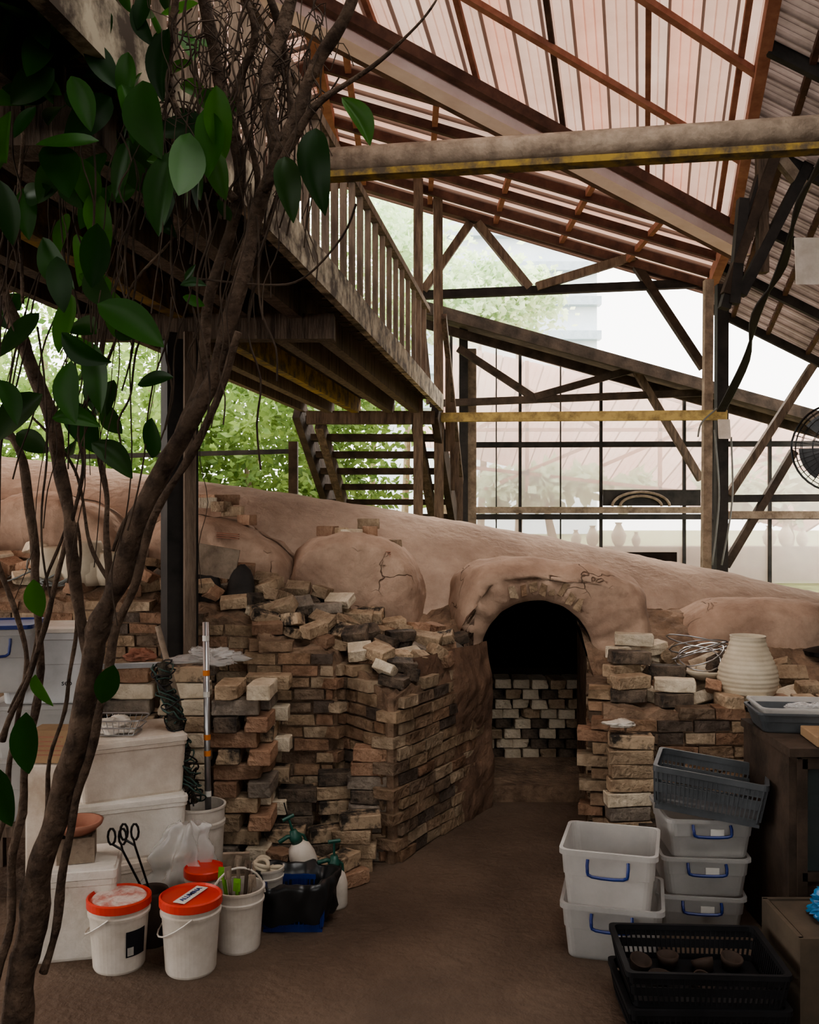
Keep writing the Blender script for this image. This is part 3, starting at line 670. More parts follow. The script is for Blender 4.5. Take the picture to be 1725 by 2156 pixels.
limb([(215,640,2.3,12),(210,800,2.3,16),(205,970,2.28,18),(228,1080,2.27,20),(235,1220,2.27,24),(225,1330,2.27,30)])
limb([(345,985,2.19,50),(420,800,2.2,40),(445,640,2.2,36),(490,480,2.15,40),(500,330,2.1,46),(455,160,2.05,40),(430,-40,2.0,40)])
limb([(560,400,2.02,30),(640,250,1.98,28),(730,170,1.95,18),(860,70,1.9,10),(930,-20,1.9,7)])
limb([(580,340,2.02,40),(560,180,2.0,50),(600,40,2.0,44),(640,-60,2.0,40)])
limb([(495,420,2.1,30),(400,300,2.1,20),(350,120,2.05,24),(380,-40,2.0,26)])
limb([(0,880,2.35,28),(60,1050,2.33,34),(85,1300,2.32,26),(60,1600,2.32,26),(20,1900,2.34,30),(-20,2200,2.34,30)])
limb([(0,1560,2.3,22),(70,1400,2.28,20),(130,1180,2.27,18),(165,1000,2.26,14),(190,850,2.26,12),(290,600,2.2,10),(410,450,2.15,7)])
limb([(-20,30,2.1,18),(30,150,2.1,18),(45,400,2.15,14),(50,640,2.2,12)])
limb([(330,1000,2.2,22),(280,1080,2.2,16),(240,1160,2.2,12)])
limb([(300,1090,2.23,30),(380,930,2.22,26),(450,800,2.2,22),(500,640,2.17,20),(545,520,2.12,20),(600,330,2.08,22),(600,120,2.05,26),(560,-60,2.0,24)])
limb([(500,560,2.1,22),(540,380,2.1,22),(500,200,2.05,26),(530,60,2.0,24),(500,-60,2.0,24)])
limb([(-10,1180,2.36,16),(45,1330,2.36,18),(40,1500,2.36,18),(10,1700,2.36,20),(-10,1900,2.36,20)])
limb([(250,1250,2.26,16),(190,1130,2.3,12),(150,990,2.3,10),(60,880,2.3,8)])
limb([(80,1850,2.36,18),(110,1600,2.36,14),(150,1400,2.34,14),(175,1200,2.32,12),(160,1100,2.3,9)])
limb([(20,1500,2.36,12),(75,1350,2.34,12),(110,1200,2.33,10),(150,1060,2.32,8)])
m=M(); rd=random.Random(3)
for k in range(135):
    if k<70: x=rd.uniform(330,690); y=rd.uniform(-60,240); L=rd.uniform(120,480)
    else: x=rd.uniform(0,560); y=rd.uniform(100,700); L=rd.uniform(200,700)
    d=rd.uniform(1.95,2.3); P=[]; sl=rd.uniform(-.25,.12)
    for i in range(7):
        t=i/6; P.append(at(x+sl*L*t+rd.uniform(-14,14),y+L*t,d))
    m.tube(smoothpath(P,3),rd.uniform(.0009,.0028),5)
for k in range(80):
    x=rd.uniform(370,650); y=rd.uniform(-40,280); P=[]; d=rd.uniform(1.95,2.15)
    for i in range(6): P.append(at(x,y,d)); x+=rd.uniform(-45,45); y+=rd.uniform(-50,70)
    m.tube(smoothpath(P,3),rd.uniform(.0006,.002),4)
m.tube(smoothpath([at(400,585,2.1),at(560,600,2.05),at(640,585,2.0),at(720,500,1.95),at(750,430,1.9)],4),.0025,5)
o=m.obj('aerial_roots',vine_m,tree,kind='stuff',label='tangled thin hanging aerial roots')
m=M()
def leaf(p,d,L,W,nrm):
    m.tag=rd.uniform(0,.99)
    d=d.normalized(); s=d.cross(nrm).normalized(); nn=s.cross(d).normalized(); vs=[];fs=[]
    K=10; bend=rd.uniform(-.25,.35); fold=rd.uniform(.08,.3); side=rd.uniform(-.12,.12)
    for i in range(K+1):
        t=i/K; wv=W*math.sin(math.pi*t**.85)**.75 if 0<t<1 else .002
        c=p+d*L*t-nn*L*bend*t*t+s*L*side*math.sin(math.pi*t)
        for k in(-1,-.5,0,.5,1): vs.append(c+s*wv*k/2+nn*(abs(k)*wv*fold))
    for i in range(K):
        for k in range(4): q=i*5+k; fs.append((q,q+1,q+6,q+5))
    m.add(vs,fs)
LV=[(75,225,40,290,150),(20,235,40,350,150),(90,310,150,420,130),(150,160,185,260,140),(60,390,60,495,130),(205,470,195,590,130),(90,500,160,600,120),(150,620,140,740,130),(150,760,160,880,140),(190,560,235,640,120),(290,810,365,805,90),(320,880,305,965,90),(245,690,300,710,90),(300,170,330,330,170),(360,320,330,480,160),(400,280,370,420,150),(600,330,622,430,120),(665,270,692,410,150),(720,205,772,300,120),(70,1220,85,1300,90),(240,1400,215,1480,90),(75,1420,110,1480,80),(55,1500,60,1620,130),(0,800,30,880,120),(0,1620,25,1720,110),(230,20,200,130,130),(110,60,60,160,130),(40,0,20,120,130),(280,10,320,90,110),(130,700,220,760,120),(190,720,195,850,140),(110,880,200,890,110),(240,800,225,870,80),(60,120,110,200,130),(455,180,470,320,150),(430,230,455,370,140),(355,60,340,200,140),(150,20,110,100,120),(270,110,250,210,120),(380,600,430,600,55),(385,625,430,640,50),(390,590,410,560,45),(0,380,10,500,130),(120,540,130,640,120),(205,640,330,720,120),(90,830,10,920,110),(460,420,480,470,60),(450,300,480,410,120)]
rd=random.Random(11)
for x0,y0,x1,y1,L in LV:
    d=rd.uniform(1.82,2.05) if x0<560 else rd.uniform(1.85,1.95)
    nn0=Vector((rd.uniform(-.5,.5),-1,rd.uniform(-.2,.7))) if x0<560 else Vector((.3,-1,.2))
    a=at(x0,y0,d); b_=at(x1,y1,d+rd.uniform(-.05,.05)); dv=b_-a; LL=min(.155,dv.length)
    leaf(a,dv,LL*1.1,LL*rd.uniform(.44,.54),nn0)
for k in range(120):
    x=rd.uniform(-20,440); y=rd.uniform(-80,960 if x<260 and rd.random()<.5 else 420)
    d=rd.uniform(1.95,2.5); a=at(x,y,d); dv=Vector((rd.uniform(-.8,.8),rd.uniform(-.5,.5),-rd.uniform(-.1,1))).normalized()
    L=rd.uniform(.07,.14); leaf(a,dv,L,L*.5,Vector((rd.uniform(-1.0,1.0),-1,rd.uniform(-.4,1))))
m.obj('foliage',leafm,tree,smooth=True,label='glossy dark green oval leaves')

# ------------------------------------------------------------------ storage objects
def bucket(x,y,z,rt,h,label,lidm=None,handle=True,hup=False,bodym=None,rot=0,grp=None):
    e=thing('bucket',(x,y,z),label,'bucket',grp); c=(x,y,z)
    rb=rt*.85; prof=[(rb*.96,0),(rb,.008),(rt*.97,h*.8),(rt*1.02,h*.8),(rt*1.03,h*.84),(rt*.985,h*.86),(rt,h)]
    if not lidm: prof+=[(rt*1.05,h),(rt*1.05,h+.008),(rt*.96,h+.008),(rt*.93,h*.8),(rb*.9,.03)]
    m=M(); m.lathe(c,prof,40); m.obj('bucket_body',bodym or plastic_w,e,smooth=False)
    if lidm:
        m=M(); m.lathe(c,[(rt*1.03,h-.02),(rt*1.06,h-.018),(rt*1.06,h+.008),(rt*1.0,h+.012),(rt*.96,h+.004),(rt*.01,h+.005)],40); m.obj('bucket_lid',lidm,e)
    if handle:
        P=[]
        for i in range(13):
            a=math.pi*i/12; q=Vector((math.cos(a)*rt*1.06,0,0)); dz=math.sin(a)*rt*1.05
            if hup: q+=Vector((0,.02*math.sin(a),dz))
            else: q+=Vector((0,-math.sin(a)*rt*1.1,-dz*.75))
            q=Euler((0,0,rot)).to_matrix()@q; P.append(Vector((x,y,z+h*.86))+q)
        m=M(); m.tube(P,.0045 if hup else .003,6); m.obj('bucket_handle',plastic_w,e)
    return e
b1=bucket(gx(251,3.36),3.36,0,.105,.235,'white plastic bucket with a glaze-splashed red and white lid',plastic_r,rot=-1.6)
m=M(); m.lathe((gx(251,3.36),3.36,0),[(.094,.2395),(.09,.2435),(.03,.2445),(.001,.2445)],40); m.obj('dried_glaze',glaze_w,b1,label='pale pinkish dried glaze crusted on the lid')
b2=bucket(gx(402,3.33),3.33,0,.103,.25,'white plastic bucket with a bright red lid and handwritten sticker',plastic_r,rot=-1.3)
b3=bucket(gx(503,3.5),3.5,0,.092,.215,'open white bucket with raised handle holding small tools',None,hup=True,rot=.4)
bucket(gx(425,4.0),3.98,0,.1,.37,'tall open white bucket holding poles',None,handle=False)
bucket(gx(435,3.76),3.72,0,.075,.2,'small white bucket with red lid',plastic_r,handle=False)
bucket(gx(560,3.8),3.82,0,.068,.17,'small tub filled with pale clay rings',None,handle=False)
m=M(); c=Vector((gx(251,3.36),3.36,0))
vs=[];K=8
for i in range(K+1):
    a=math.radians(-60+45*i/K); 
    for z_ in(.06,.15): vs.append(c+Vector((math.cos(a)*(.0905+.012*z_/.235+.003),math.sin(a)*(.0905+.012*z_/.235+.003),z_)))
m.add(vs,[(2*i,2*i+2,2*i+3,2*i+1) for i in range(K)]); m.obj('bucket_label',ink,b1,label='dark printed label with barcode')
m=M()
for k in range(6):
    a=math.radians(-56+2.2*k); rr2=.0990; m.box(c+Vector((math.cos(a)*rr2,math.sin(a)*rr2,.08)),(.002,.0015,.028),(0,0,a+math.pi/2))
m.obj('barcode',paper,b1)
def text(body,size,mx,mt,parent,name='lettering',label=None,bold=.0002):
    cu=bpy.data.curves.new('t','FONT'); cu.body=body; cu.size=size; cu.align_x='CENTER'; cu.align_y='CENTER'; cu.extrude=.0006; cu.offset=bold
    o=bpy.data.objects.new('t',cu); COL.objects.link(o); dg=bpy.context.evaluated_depsgraph_get(); dg.update()
    me=bpy.data.meshes.new_from_object(o.evaluated_get(dg)); bpy.data.objects.remove(o)
    m=M(xf=mx); m.add([v.co.copy() for v in me.vertices],[tuple(p.vertices) for p in me.polygons])
    return m.obj(name,mt,parent,label=label)
L0=TR(gx(402,3.33),3.33,.2585,math.radians(70))
m=M(xf=L0); m.box((0,0,0),(.15,.045,.002)); m.obj('sticker',paper,b2,label='white paper sticker')
text('ALUMINA',.028,TR(gx(402,3.33),3.33,.2605,math.radians(70)),plastic_b,b2,label='handwritten blue word')
bx,by=gx(503,3.5),3.5
for i,(dx,dy,hh,mt) in enumerate(((-.03,.0,.28,wood_l),(.02,.03,.29,wood),(.04,-.02,.26,wood_l),(-.05,.02,.27,lime),(0,-.03,.25,lime),(-.01,.05,.30,wood_l))):
    m=M(); m.tube([(bx+dx*.5,by+dy*.5,.04),(bx+dx*1.3,by+dy*1.2,hh)],[.006,.008],8)
    m.box((bx+dx*1.35,by+dy*1.2,hh-.01),(.026,.006,.045),(0,U(-.3,.3),U(-.5,.5)))
    m.obj('clay_tool',mt,label='green plastic trowel standing in the bucket' if mt is lime else 'wooden clay tool standing in the bucket',category='hand tool',group='tools in the bucket')
m=M(); m.box((gx(500,3.62),3.60,.27),(.10,.012,.09),(.3,0,.1)); m.obj('wooden_bat',wood_l,label='small square wooden board standing in the bucket',category='board')
for i in range(9):
    a=i*2.1; R_=.035 if i else 0; m=M(); c=Vector((gx(560,3.8)+R_*math.cos(a),3.82+R_*math.sin(a),.165+.012*(i%3)))
    m.xf=TR(c.x,c.y,c.z,U(0,3),U(-.6,.6),U(-.6,.6)); P=[Vector((.028*math.cos(t*math.pi/8),.028*math.sin(t*math.pi/8),0)) for t in range(17)]
    m.tube(P,.009,7,False); m.obj('clay_ring',potclay,label='small pale fired clay ring in a tub',category='clay ring',group='clay rings in the tub',smooth=True)
def foambox(x,y,z,w,l,h,rz,mt,label,lid=True):
    e=thing('styrofoam_box',(x,y,z),label,'foam box'); T_=TR(x,y,z,rz)
    m=M(T_); m.loft([rr(0,w*.9,l*.9,.02),rr(.01,w*.93,l*.93,.025),rr(h*.8,w*.98,l*.98,.025),rr(h*.81,w,l,.025),rr(h*.87,w,l,.025)]); m.obj('box_body',mt,e)
    if lid: m=M(T_); m.loft([rr(h*.875,w*1.01,l*1.01,.02),rr(h*.96,w*1.01,l*1.01,.02),rr(h*.97,w*.97,l*.97,.02),rr(h*1.0,w*.96,l*.96,.02)]); m.obj('box_lid',mt,e)
sx_,sy_=gx(262,3.9),3.92
foambox(sx_,sy_,.0,.46,.38,.22,math.radians(26),foamdirty,'stained white styrofoam box at the bottom of a stack')
foambox(sx_-.01,sy_,.22,.47,.36,.24,math.radians(22),foam,'white styrofoam box in the middle of a stack')
foambox(sx_,sy_,.46,.43,.33,.24,math.radians(28),foamdirty,'scuffed white styrofoam box with lid on a stack')
foambox(gx(160,3.5),3.5,0,.31,.26,.33,math.radians(12),foam,'white styrofoam box with lid on the floor')
T_=TR(gx(158,3.46),3.48,.332,math.radians(15))
e=thing('wooden_box',T_.translation,'small rough wooden box on a styrofoam lid','wooden box')
m=M(T_)
m.box((0,0,.006),(.13,.12,.012)); 
for s_ in(-1,1): m.box((0,s_*.056,.045),(.13,.01,.09)); m.box((s_*.06,0,.045),(.01,.11,.09))
m.obj('box_body',wood_l,e)
m=M(); m.lathe((gx(160,3.46),3.48,.425),[(.05,0),(.085,.03),(.09,.045),(.08,.045),(.045,.012),(.01,.012)],28); m.obj('terracotta_dish',terra,label='reddish terracotta dish on a small wooden box',category='dish',smooth=True)
px_,py_=gx(318,3.52),3.53
m=M(); m.lathe((px_,py_,0),[(.055,0),(.07,.1),(.065,.19),(.06,.2),(.052,.19),(.055,.1),(.04,.02)],24); m.obj('clay_pot',cupclay,label='brown clay pot holding long metal tongs',category='pot',smooth=True)
for k,(a,b_) in enumerate((((312,1895),(258,1790)),((322,1895),(284,1780)))):
    A_=at(a[0],a[1],3.53); B_=at(b_[0],b_[1],3.5); e=thing('metal_tongs',A_,'long dark metal tongs with looped handles standing in a pot','tongs',group='metal tongs')
    for s_ in(-1,1):
        C_=B_+Vector((s_*.020-.02,0,.05)); P=[A_+Vector((s_*.008,0,-.08)),A_,B_]
        loop=[C_+Vector((s_*.014*math.cos(t*math.pi/5),0,.030*math.sin(t*math.pi/5))) for t in range(-3,8)]
        m=M(); m.tube(P+loop,.0045,6); m.obj('tong_arm',metal_d,e)
c=at(250,1512,3.85); c.z=.705
e=thing('wire_basket',c,'shallow wire basket holding crumpled bags','basket')
m=M(); 
for zz,s_ in((0,.75),(.03,.9),(.06,1.0)):
    P=[c+Vector((p.x*s_,p.y*s_,zz+.004)) for p in rr(0,.22,.16,.03)]; P.append(P[0]); m.tube(P,.003,5)
for i in range(9):
    x=-.1+.025*i; m.tube([c+Vector((x,-.08,.06)),c+Vector((x*.75,-.06,.004)),c+Vector((x*.75,.06,.004)),c+Vector((x,.08,.06))],.0015,4)
m.obj('basket_wires',metal_s,e)
def crumple(name,c,s,seed,mt,label,cat,amp=.35,flat=True):
    bm_=M(); n1,n2=64,44; vs=[];fs=[]
    for i in range(n2+1):
        th=math.pi*i/n2
        for j in range(n1):
            ph=2*math.pi*j/n1; v=Vector((math.sin(th)*math.cos(ph),math.sin(th)*math.sin(ph),math.cos(th)))
            k=1+amp*.8*noise.noise(v*1.6+Vector((seed,0,0)))-amp*.7*abs(noise.noise(v*3+Vector((0,seed,0))))-amp*.3*abs(noise.noise(v*7+Vector((seed,seed,0))))
            q=Vector((v.x*s[0]*k,v.y*s[1]*k,v.z*s[2]*k))*1.2
            if flat: q.z=max(q.z,-s[2]*.6)
            vs.append(Vector(c)+q+Vector((0,0,s[2]*.6)))
    for i in range(n2):
        for j in range(n1): fs.append((i*n1+j,i*n1+(j+1)%n1,(i+1)*n1+(j+1)%n1,(i+1)*n1+j))
    bm_.add(vs,fs); return bm_.obj(name,mt,label=label,category=cat,smooth=True)
crumple('plastic_bag',c+Vector((-.02,0,.006)),(.07,.05,.035),3,plastic_w,'crumpled white bag in a wire basket','bag',.6)
m=M(); c0=Vector((gx(362,3.78),3.80,.02)); rings=[]
for j in range(27):
    t=j/26; z=.02+.36*t*(1-.12*t); R_=.125*(1-t)**.55+.02+.03*max(0,t-.75)*3; row=[]
    for i in range(72):
        a=2*math.pi*i/72; k_=1+.18*math.sin(a*5+t*3)+.13*math.sin(a*9-t*5)+.06*math.sin(a*17+t*9)+.5*noise.noise(Vector((math.cos(a)*1.5,math.sin(a)*1.5,t*4)))+.12*noise.noise(Vector((math.cos(a)*5,math.sin(a)*5,t*14)))
        row.append(c0+Vector((R_*k_*math.cos(a)*1.1+.06*t,R_*k_*math.sin(a)*.6,z+.03*noise.noise(Vector((math.cos(a)*2,math.sin(a)*2,t*3))))))
    rings.append(row)
m.loft(rings,True,False); m.obj('plastic_bag',plastic_f,label='large crumpled translucent plastic bag slumped on the floor',category='plastic bag',smooth=True)
crumple('plastic_bag',(gx(440,4.3),4.34,.91),(.12,.07,.04),5,plastic_f,'clear crumpled plastic bag with red print on bricks','plastic bag',.9)
crumple('plastic_bag',(gx(300,4.4),4.36,.92),(.06,.05,.03),8,terra,'crumpled reddish bag on stacked bricks','plastic bag',.7)
bx,by=gx(425,4.0),3.98
m=M(); m.tube([(bx-.03,by,.03),at(375,1480,3.98),at(332,1318,4.0)],[.014,.014,.012],10); m.obj('wooden_pole',wood_l,label='round wooden pole wrapped with wire, standing in a bucket',category='pole',smooth=True)
gcab=mat('green_cable',(.03,.06,.05),(.05,.09,.075),rough=.5)
a0=at(338,1395,3.93); a1=at(412,1690,3.93)
m=M(); sp=[a0.lerp(a1,i/14)+Vector((.006*math.sin(i*1.7),.006*math.cos(i*1.3),0)) for i in range(15)]
m.tube(sp,[.012+.018*math.sin(math.pi*min(1,(i+1)/13))+.006*math.sin(i*2.3) for i in range(15)],10); m.obj('cloth_bundle',mat('dark_cloth',(.03,.028,.022),(.09,.075,.055),scale=20,rough=.95,bump=1),label='dark folded bundle tied around a leaning pole',category='bundle',smooth=True)
for q in range(4):
    m=M(); P=[]; rq=random.Random(q+4); a=rq.uniform(0,6)
    for i in range(80):
        t=min(1,max(0,i/79+.05*math.sin(i*.5+q*2))); p=a0.lerp(a1,t); R_=.032+.012*rq.random()+.01*math.sin(i*.23+q); a+=rq.uniform(.2,1.1); P.append(p+Vector((R_*math.cos(a),R_*math.sin(a),rq.uniform(-.012,.012))))
    m.tube(smoothpath(P,2),.0034,5); m.obj('wire_coil',[cable_m,gcab,cable_m,gcab][q],label='tangled green-black wire wound around a pole',category='wire',smooth=True,group='wires wound on the pole')
e=thing('striped_pole',(bx+.04,by-.02,.02),'straight grey tube with orange and white tape bands','pole')
P0=Vector((bx+.04,by-.02,.02)); P1=at(433,1310,4.0)
m=M(); m.tube([P0,P1],.013,12); m.obj('pole_tube',metal_s,e,smooth=True)
for t in(.35,.5,.56,.72,.8,.93):
    q=P0.lerp(P1,t); m=M(); m.tube([q,q+(P1-P0)*.02],.0145,12); m.obj('tape_band',orange if t in(.5,.56,.8) else paper,e)
m=M(); m.beam((-1.33,4.12,.93),(-1.03,4.12,.94),.03,.02); m.obj('metal_channel',metal_s,label='thin metal channel lying on stacked bricks',category='metal bar')
def tub(x,y,z,w,l,h,rz,label,mt=None,lidm=None,handles=True,open_=False,rx=0,ry=0,grp=None):
    mt=mt or plastic_c; e=thing('storage_tub',(x,y,z),label,'storage tub',grp); T_=TR(x,y,z,rz,rx,ry)
    m=M(T_); R_=.03
    m.loft([rr(0,w*.84,l*.84,R_),rr(.006,w*.86,l*.86,R_),rr(h*.55,w*.92,l*.92,R_),rr(h*.56,w*.94,l*.94,R_),rr(h*.9,w*.97,l*.97,R_),rr(h*.91,w*1.02,l*1.02,R_),rr(h,w*1.02,l*1.02,R_),rr(h,w*.95,l*.95,R_),rr(h*.88,w*.94,l*.94,R_),rr(.012,w*.84,l*.84,R_)]); m.obj('tub_body',mt,e)
    if lidm: m=M(T_); m.loft([rr(h+.002,w*1.04,l*1.04,R_),rr(h+.018,w*1.04,l*1.04,R_),rr(h+.019,w*.9,l*.9,R_),rr(h+.012,w*.88,l*.88,R_)]); m.obj('tub_lid',lidm,e)
    if handles:
        for s_ in(-1,1):
            m=M(T_); yy=s_*l*.5; P=[(-.07,yy*.98,h*.86),(-.07,yy*1.07,h*.72),(-.055,yy*1.07,h*.6),(.055,yy*1.07,h*.6),(.07,yy*1.07,h*.72),(.07,yy*.98,h*.86)]
            m.tube(smoothpath(P,3),.006,7); m.obj('tub_handle',plastic_b,e,label='dark blue clip handle')
    return e
g='clear storage tubs beside the kiln'
tub(.755,3.52,0,.36,.34,.2,math.radians(-14),'clear plastic storage tub at the bottom of a pair',grp=g)
tub(.745,3.51,.185,.34,.33,.21,math.radians(-16),'open clear plastic storage tub with blue handles',grp=g)
for k,(z,dx) in enumerate(((0,0),(.145,.01),(.29,.02))):
    e=tub(1.125+dx,3.74,z,.33,.33,.15,math.radians(-8+3*k),'clear storage tub in a stack with small paper label',grp=g)
    m=M(); m.xf=TR(1.125+dx,3.74,z,math.radians(-8+3*k)); m.box((.02,-.165,.1),(.05,.002,.03)); m.obj('price_label',paper,e)
def crate(x,y,z,w,l,h,mt,label,rz=0,rx=0,ry=0,grp=None):
    e=thing('plastic_crate',(x,y,z),label,'plastic crate',grp); T_=TR(x,y,z,rz,rx,ry)
    m=M(T_)
    m.box((0,0,.006),(w*.9,l*.9,.012))
    def band(z0,z1,s0,s1,t=.008):
        m.loft([rr(z0,w*s0,l*s0,.02),rr(z1,w*s1,l*s1,.02),rr(z1,w*s1-t,l*s1-t,.02),rr(z0,w*s0-t,l*s0-t,.02)],False,False)
    band(0,.03,.9,.91); band(h*.4,h*.62,.94,.955)
    m.loft([rr(h*.86,w*.975,l*.975,.02),rr(h*.87,w,l,.02),rr(h,w,l,.02),rr(h,w*.93,l*.93,.02),rr(h*.86,w*.93,l*.93,.02)],False,False)
    m.loft([rr(h*.7,w*.965,l*.965,.02),rr(h*.88,w*.975,l*.975,.02),rr(h*.88,w*.955,l*.955,.02),rr(h*.7,w*.945,l*.945,.02)],False,False)
    for sgn in(-1,1):
        n=int(w/.018)
        for i in range(n+1):
            u=-.43+.86*i/n; m.beam((u*w*.98,sgn*l*.45,.02),(u*w*1.06,sgn*l*.483,h*.9),.009,.005,up=(1,0,0))
        n=int(l/.018)
        for i in range(n+1):
            u=-.43+.86*i/n; m.beam((sgn*w*.45,u*l*.98,.02),(sgn*w*.483,u*l*1.06,h*.9),.009,.005,up=(0,1,0))
    m.obj('crate_body',mt,e)
    return e
crate(1.16,3.70,.45,.42,.31,.165,plastic_g,'dark grey slatted plastic crate tilted on top of stacked tubs',rz=-.34,rx=0,ry=.10)
plastic_kk=mat('matt_black_plastic',(.006,.006,.007),(.014,.014,.016),scale=5,rough=.7,spec=.25)
crate(.90,2.99,0,.49,.35,.12,plastic_kk,'black lattice plastic crate on the floor',rz=-.02,grp='black lattice crates')
crate(.90,2.99,.108,.49,.35,.12,plastic_kk,'black lattice plastic crate holding small cups on another crate',rz=-.05,grp='black lattice crates')
for i,(dx,dy,tx) in enumerate(((-.16,.08,.3),(-.06,.1,0),(.05,.06,-.4),(.14,.09,.2),(-.12,-.03,0),(0,-.04,.5))):
    m=M(TR(.90+dx,2.99+dy,.122,0,tx,tx*.5)); m.lathe((0,0,0),[(.026,0),(.034,.025),(.036,.04),(.031,.04),(.026,.02)],18); m.obj('clay_cup',cupclay,label='small dark unglazed clay cup inside a black crate',category='cup',smooth=True,group='cups in the black crate')
crate(gx(625,3.75),3.72,0,.25,.23,.14,plastic_b,'small blue lattice crate lined with a black bag')
m=M(TR(gx(625,3.75),3.72,.0)); rs=[]
for z_,s_ in((.035,1.02),(.07,1.10),(.12,1.13),(.16,1.16),(.188,1.10),(.185,1.0),(.13,.9),(.08,.86),(.03,.8)):
    row=[]
    for i in range(72):
        a=2*math.pi*i/72; k_=1+.035*math.sin(a*11+z_*30)+.03*math.sin(a*17-z_*40)+.12*noise.noise(Vector((math.cos(a)*2,math.sin(a)*2,z_*12)))
        row.append(Vector((.143*s_*k_*math.copysign(abs(math.cos(a))**.85,math.cos(a)),.130*s_*k_*math.copysign(abs(math.sin(a))**.85,math.sin(a)),z_+.02*noise.noise(Vector((math.cos(a)*3,math.sin(a)*3,1.5))))))
    rs.append(row)
m.loft(rs,False,True); m.obj('bin_liner',plastic_k,label='black bin liner folded over a small crate',category='bin liner',smooth=True)
def sprayer(x,y,z,label,lean=(0,0)):
    e=thing('pump_sprayer',(x,y,z),label,'spray bottle',group='pump sprayers'); T_=TR(x,y,z,.4,lean[0],lean[1])
    m=M(T_); m.lathe((0,0,0),[(.05,0),(.055,.01),(.055,.09),(.045,.13),(.02,.155)],24); m.obj('bottle',plastic_w,e,smooth=True)
    m=M(T_); m.lathe((0,0,.15),[(.024,0),(.026,.03),(.018,.04),(.014,.055)],16); m.tube([(0,0,.175),(-.03,0,.19),(-.07,0,.185)],.009,8); m.obj('spray_head',plastic_gr,e,smooth=True)
    m=M(T_); m.tube([(0,0,.2),(0,0,.26)],.005,8); m.tube([(-.025,0,.262),(.025,0,.262)],.008,8); m.obj('pump_handle',plastic_gr,e)
    m=M(T_); m.tube([(.012,0,.185),(.035,0,.165),(.038,0,.12)],.006,6); m.obj('trigger',plastic_gr,e)
sprayer(gx(703,3.84),3.86,0,'white and green pump sprayer on the floor')
sprayer(gx(655,4.0),3.93,.10,'white and green pump sprayer tilted behind a crate',(0,-.35))
m=M(); m.tube([at(625,1790,3.97),at(598,1690,3.97)],.003,6); m.obj('sprayer_wand',metal_d,label='thin metal rod beside the tilted sprayer',category='rod')
m=M(); m.lathe((gx(632,3.98),3.96,0),[(.05,0),(.09,.07),(.095,.1),(.082,.1),(.045,.02)],24); m.obj('clay_pot',cupclay,label='wide brown clay bowl under a tilted sprayer',category='bowl',smooth=True)
tub(gx(95,4.1),4.15,.55,.42,.34,.22,.1,'pale translucent tub with lid',plastic_c,plastic_c,False)
tub(gx(100,4.1),4.15,.30,.44,.36,.25,.1,'pale translucent tub with lid at the bottom of a stack',plastic_c,plastic_c,False)
e=tub(gx(100,4.1),4.15,.79,.38,.32,.30,.1,'translucent storage tub with lid and black marker writing',mat('milky_plastic',(.48,.48,.48),(.62,.62,.62),rough=.35,spec=.5,trans=.15),plastic_w,False)
text('sep',.032,TR(gx(142,3.98),3.972,.885,.1,math.pi/2),ink,e)
tub(gx(0,4.0),4.0,.86,.30,.3,.26,.2,'white tub with bright blue lid clips',plastic_c,plastic_b,True)
tb=thing('wooden_bench',(gx(90,4.1),4.12,0),'low wooden bench under plastic tubs','bench')
m=M(); m.box((gx(90,4.1),4.12,.28),(.6,.42,.04)); m.obj('bench_top',wood,tb)
for sx2 in(-1,1):
    for sy2 in(-1,1):
        m=M(); m.box((gx(90,4.1)+sx2*.27,4.12+sy2*.18,.13),(.04,.04,.26)); m.obj('leg',wood,tb)
e=thing('cardboard_box',(gx(105,3.78),3.8,.33),'small brown cardboard box with printed red text','cardboard box')
m=M(); m.box((gx(100,3.78),3.86,.66),(.15,.12,.13)); m.obj('box_body',cardb,e)
m=M()
for k in range(5): m.box((gx(100,3.78),3.798,.70-.018*k),(.11-.02*(k%2),.002,.005))
m.obj('printed_text',terra,e)
m=M(); m.box((gx(100,3.78),3.88,.3),(.2,.16,.58)); m.obj('styrofoam_box',foamdirty,label='tall stained foam block supporting a cardboard box',category='foam block',bevel=.01)
for px,py,s in((175,1135,1.2),(232,1085,.9),(190,1100,1.0),(110,1110,1.0)):
    p=at(px,py,4.95); p.z=zL(p.x,4.95)+.0; m=M(); k=.1*s
    m.lathe(p,[(.6*k,0),(1.0*k,.6*k),(1.1*k,1.2*k),(.8*k,1.8*k),(.75*k,1.9*k),(.7*k,1.8*k),(.9*k,1.1*k)],24); m.obj('stoneware_pot',potclay,label='round pale unglazed pot on the kiln ledge',category='pot',smooth=True,group='pots on the kiln ledge')
m=M(); rd=random.Random(5)
for k in range(7):
    c=at(85+rd.uniform(-30,50),1130,4.93); c.z=zL(c.x,4.93)+.08; P=[c+Vector((.12*math.cos(t*.6+k),.07*math.sin(t*.6+k),.08*math.sin(t*.5+k*1.3))) for t in range(14)]
    m.tube(P,.005,5)
m.obj('cable_coil',cable_g,label='tangled pale cable on the ledge',category='cable',smooth=True)

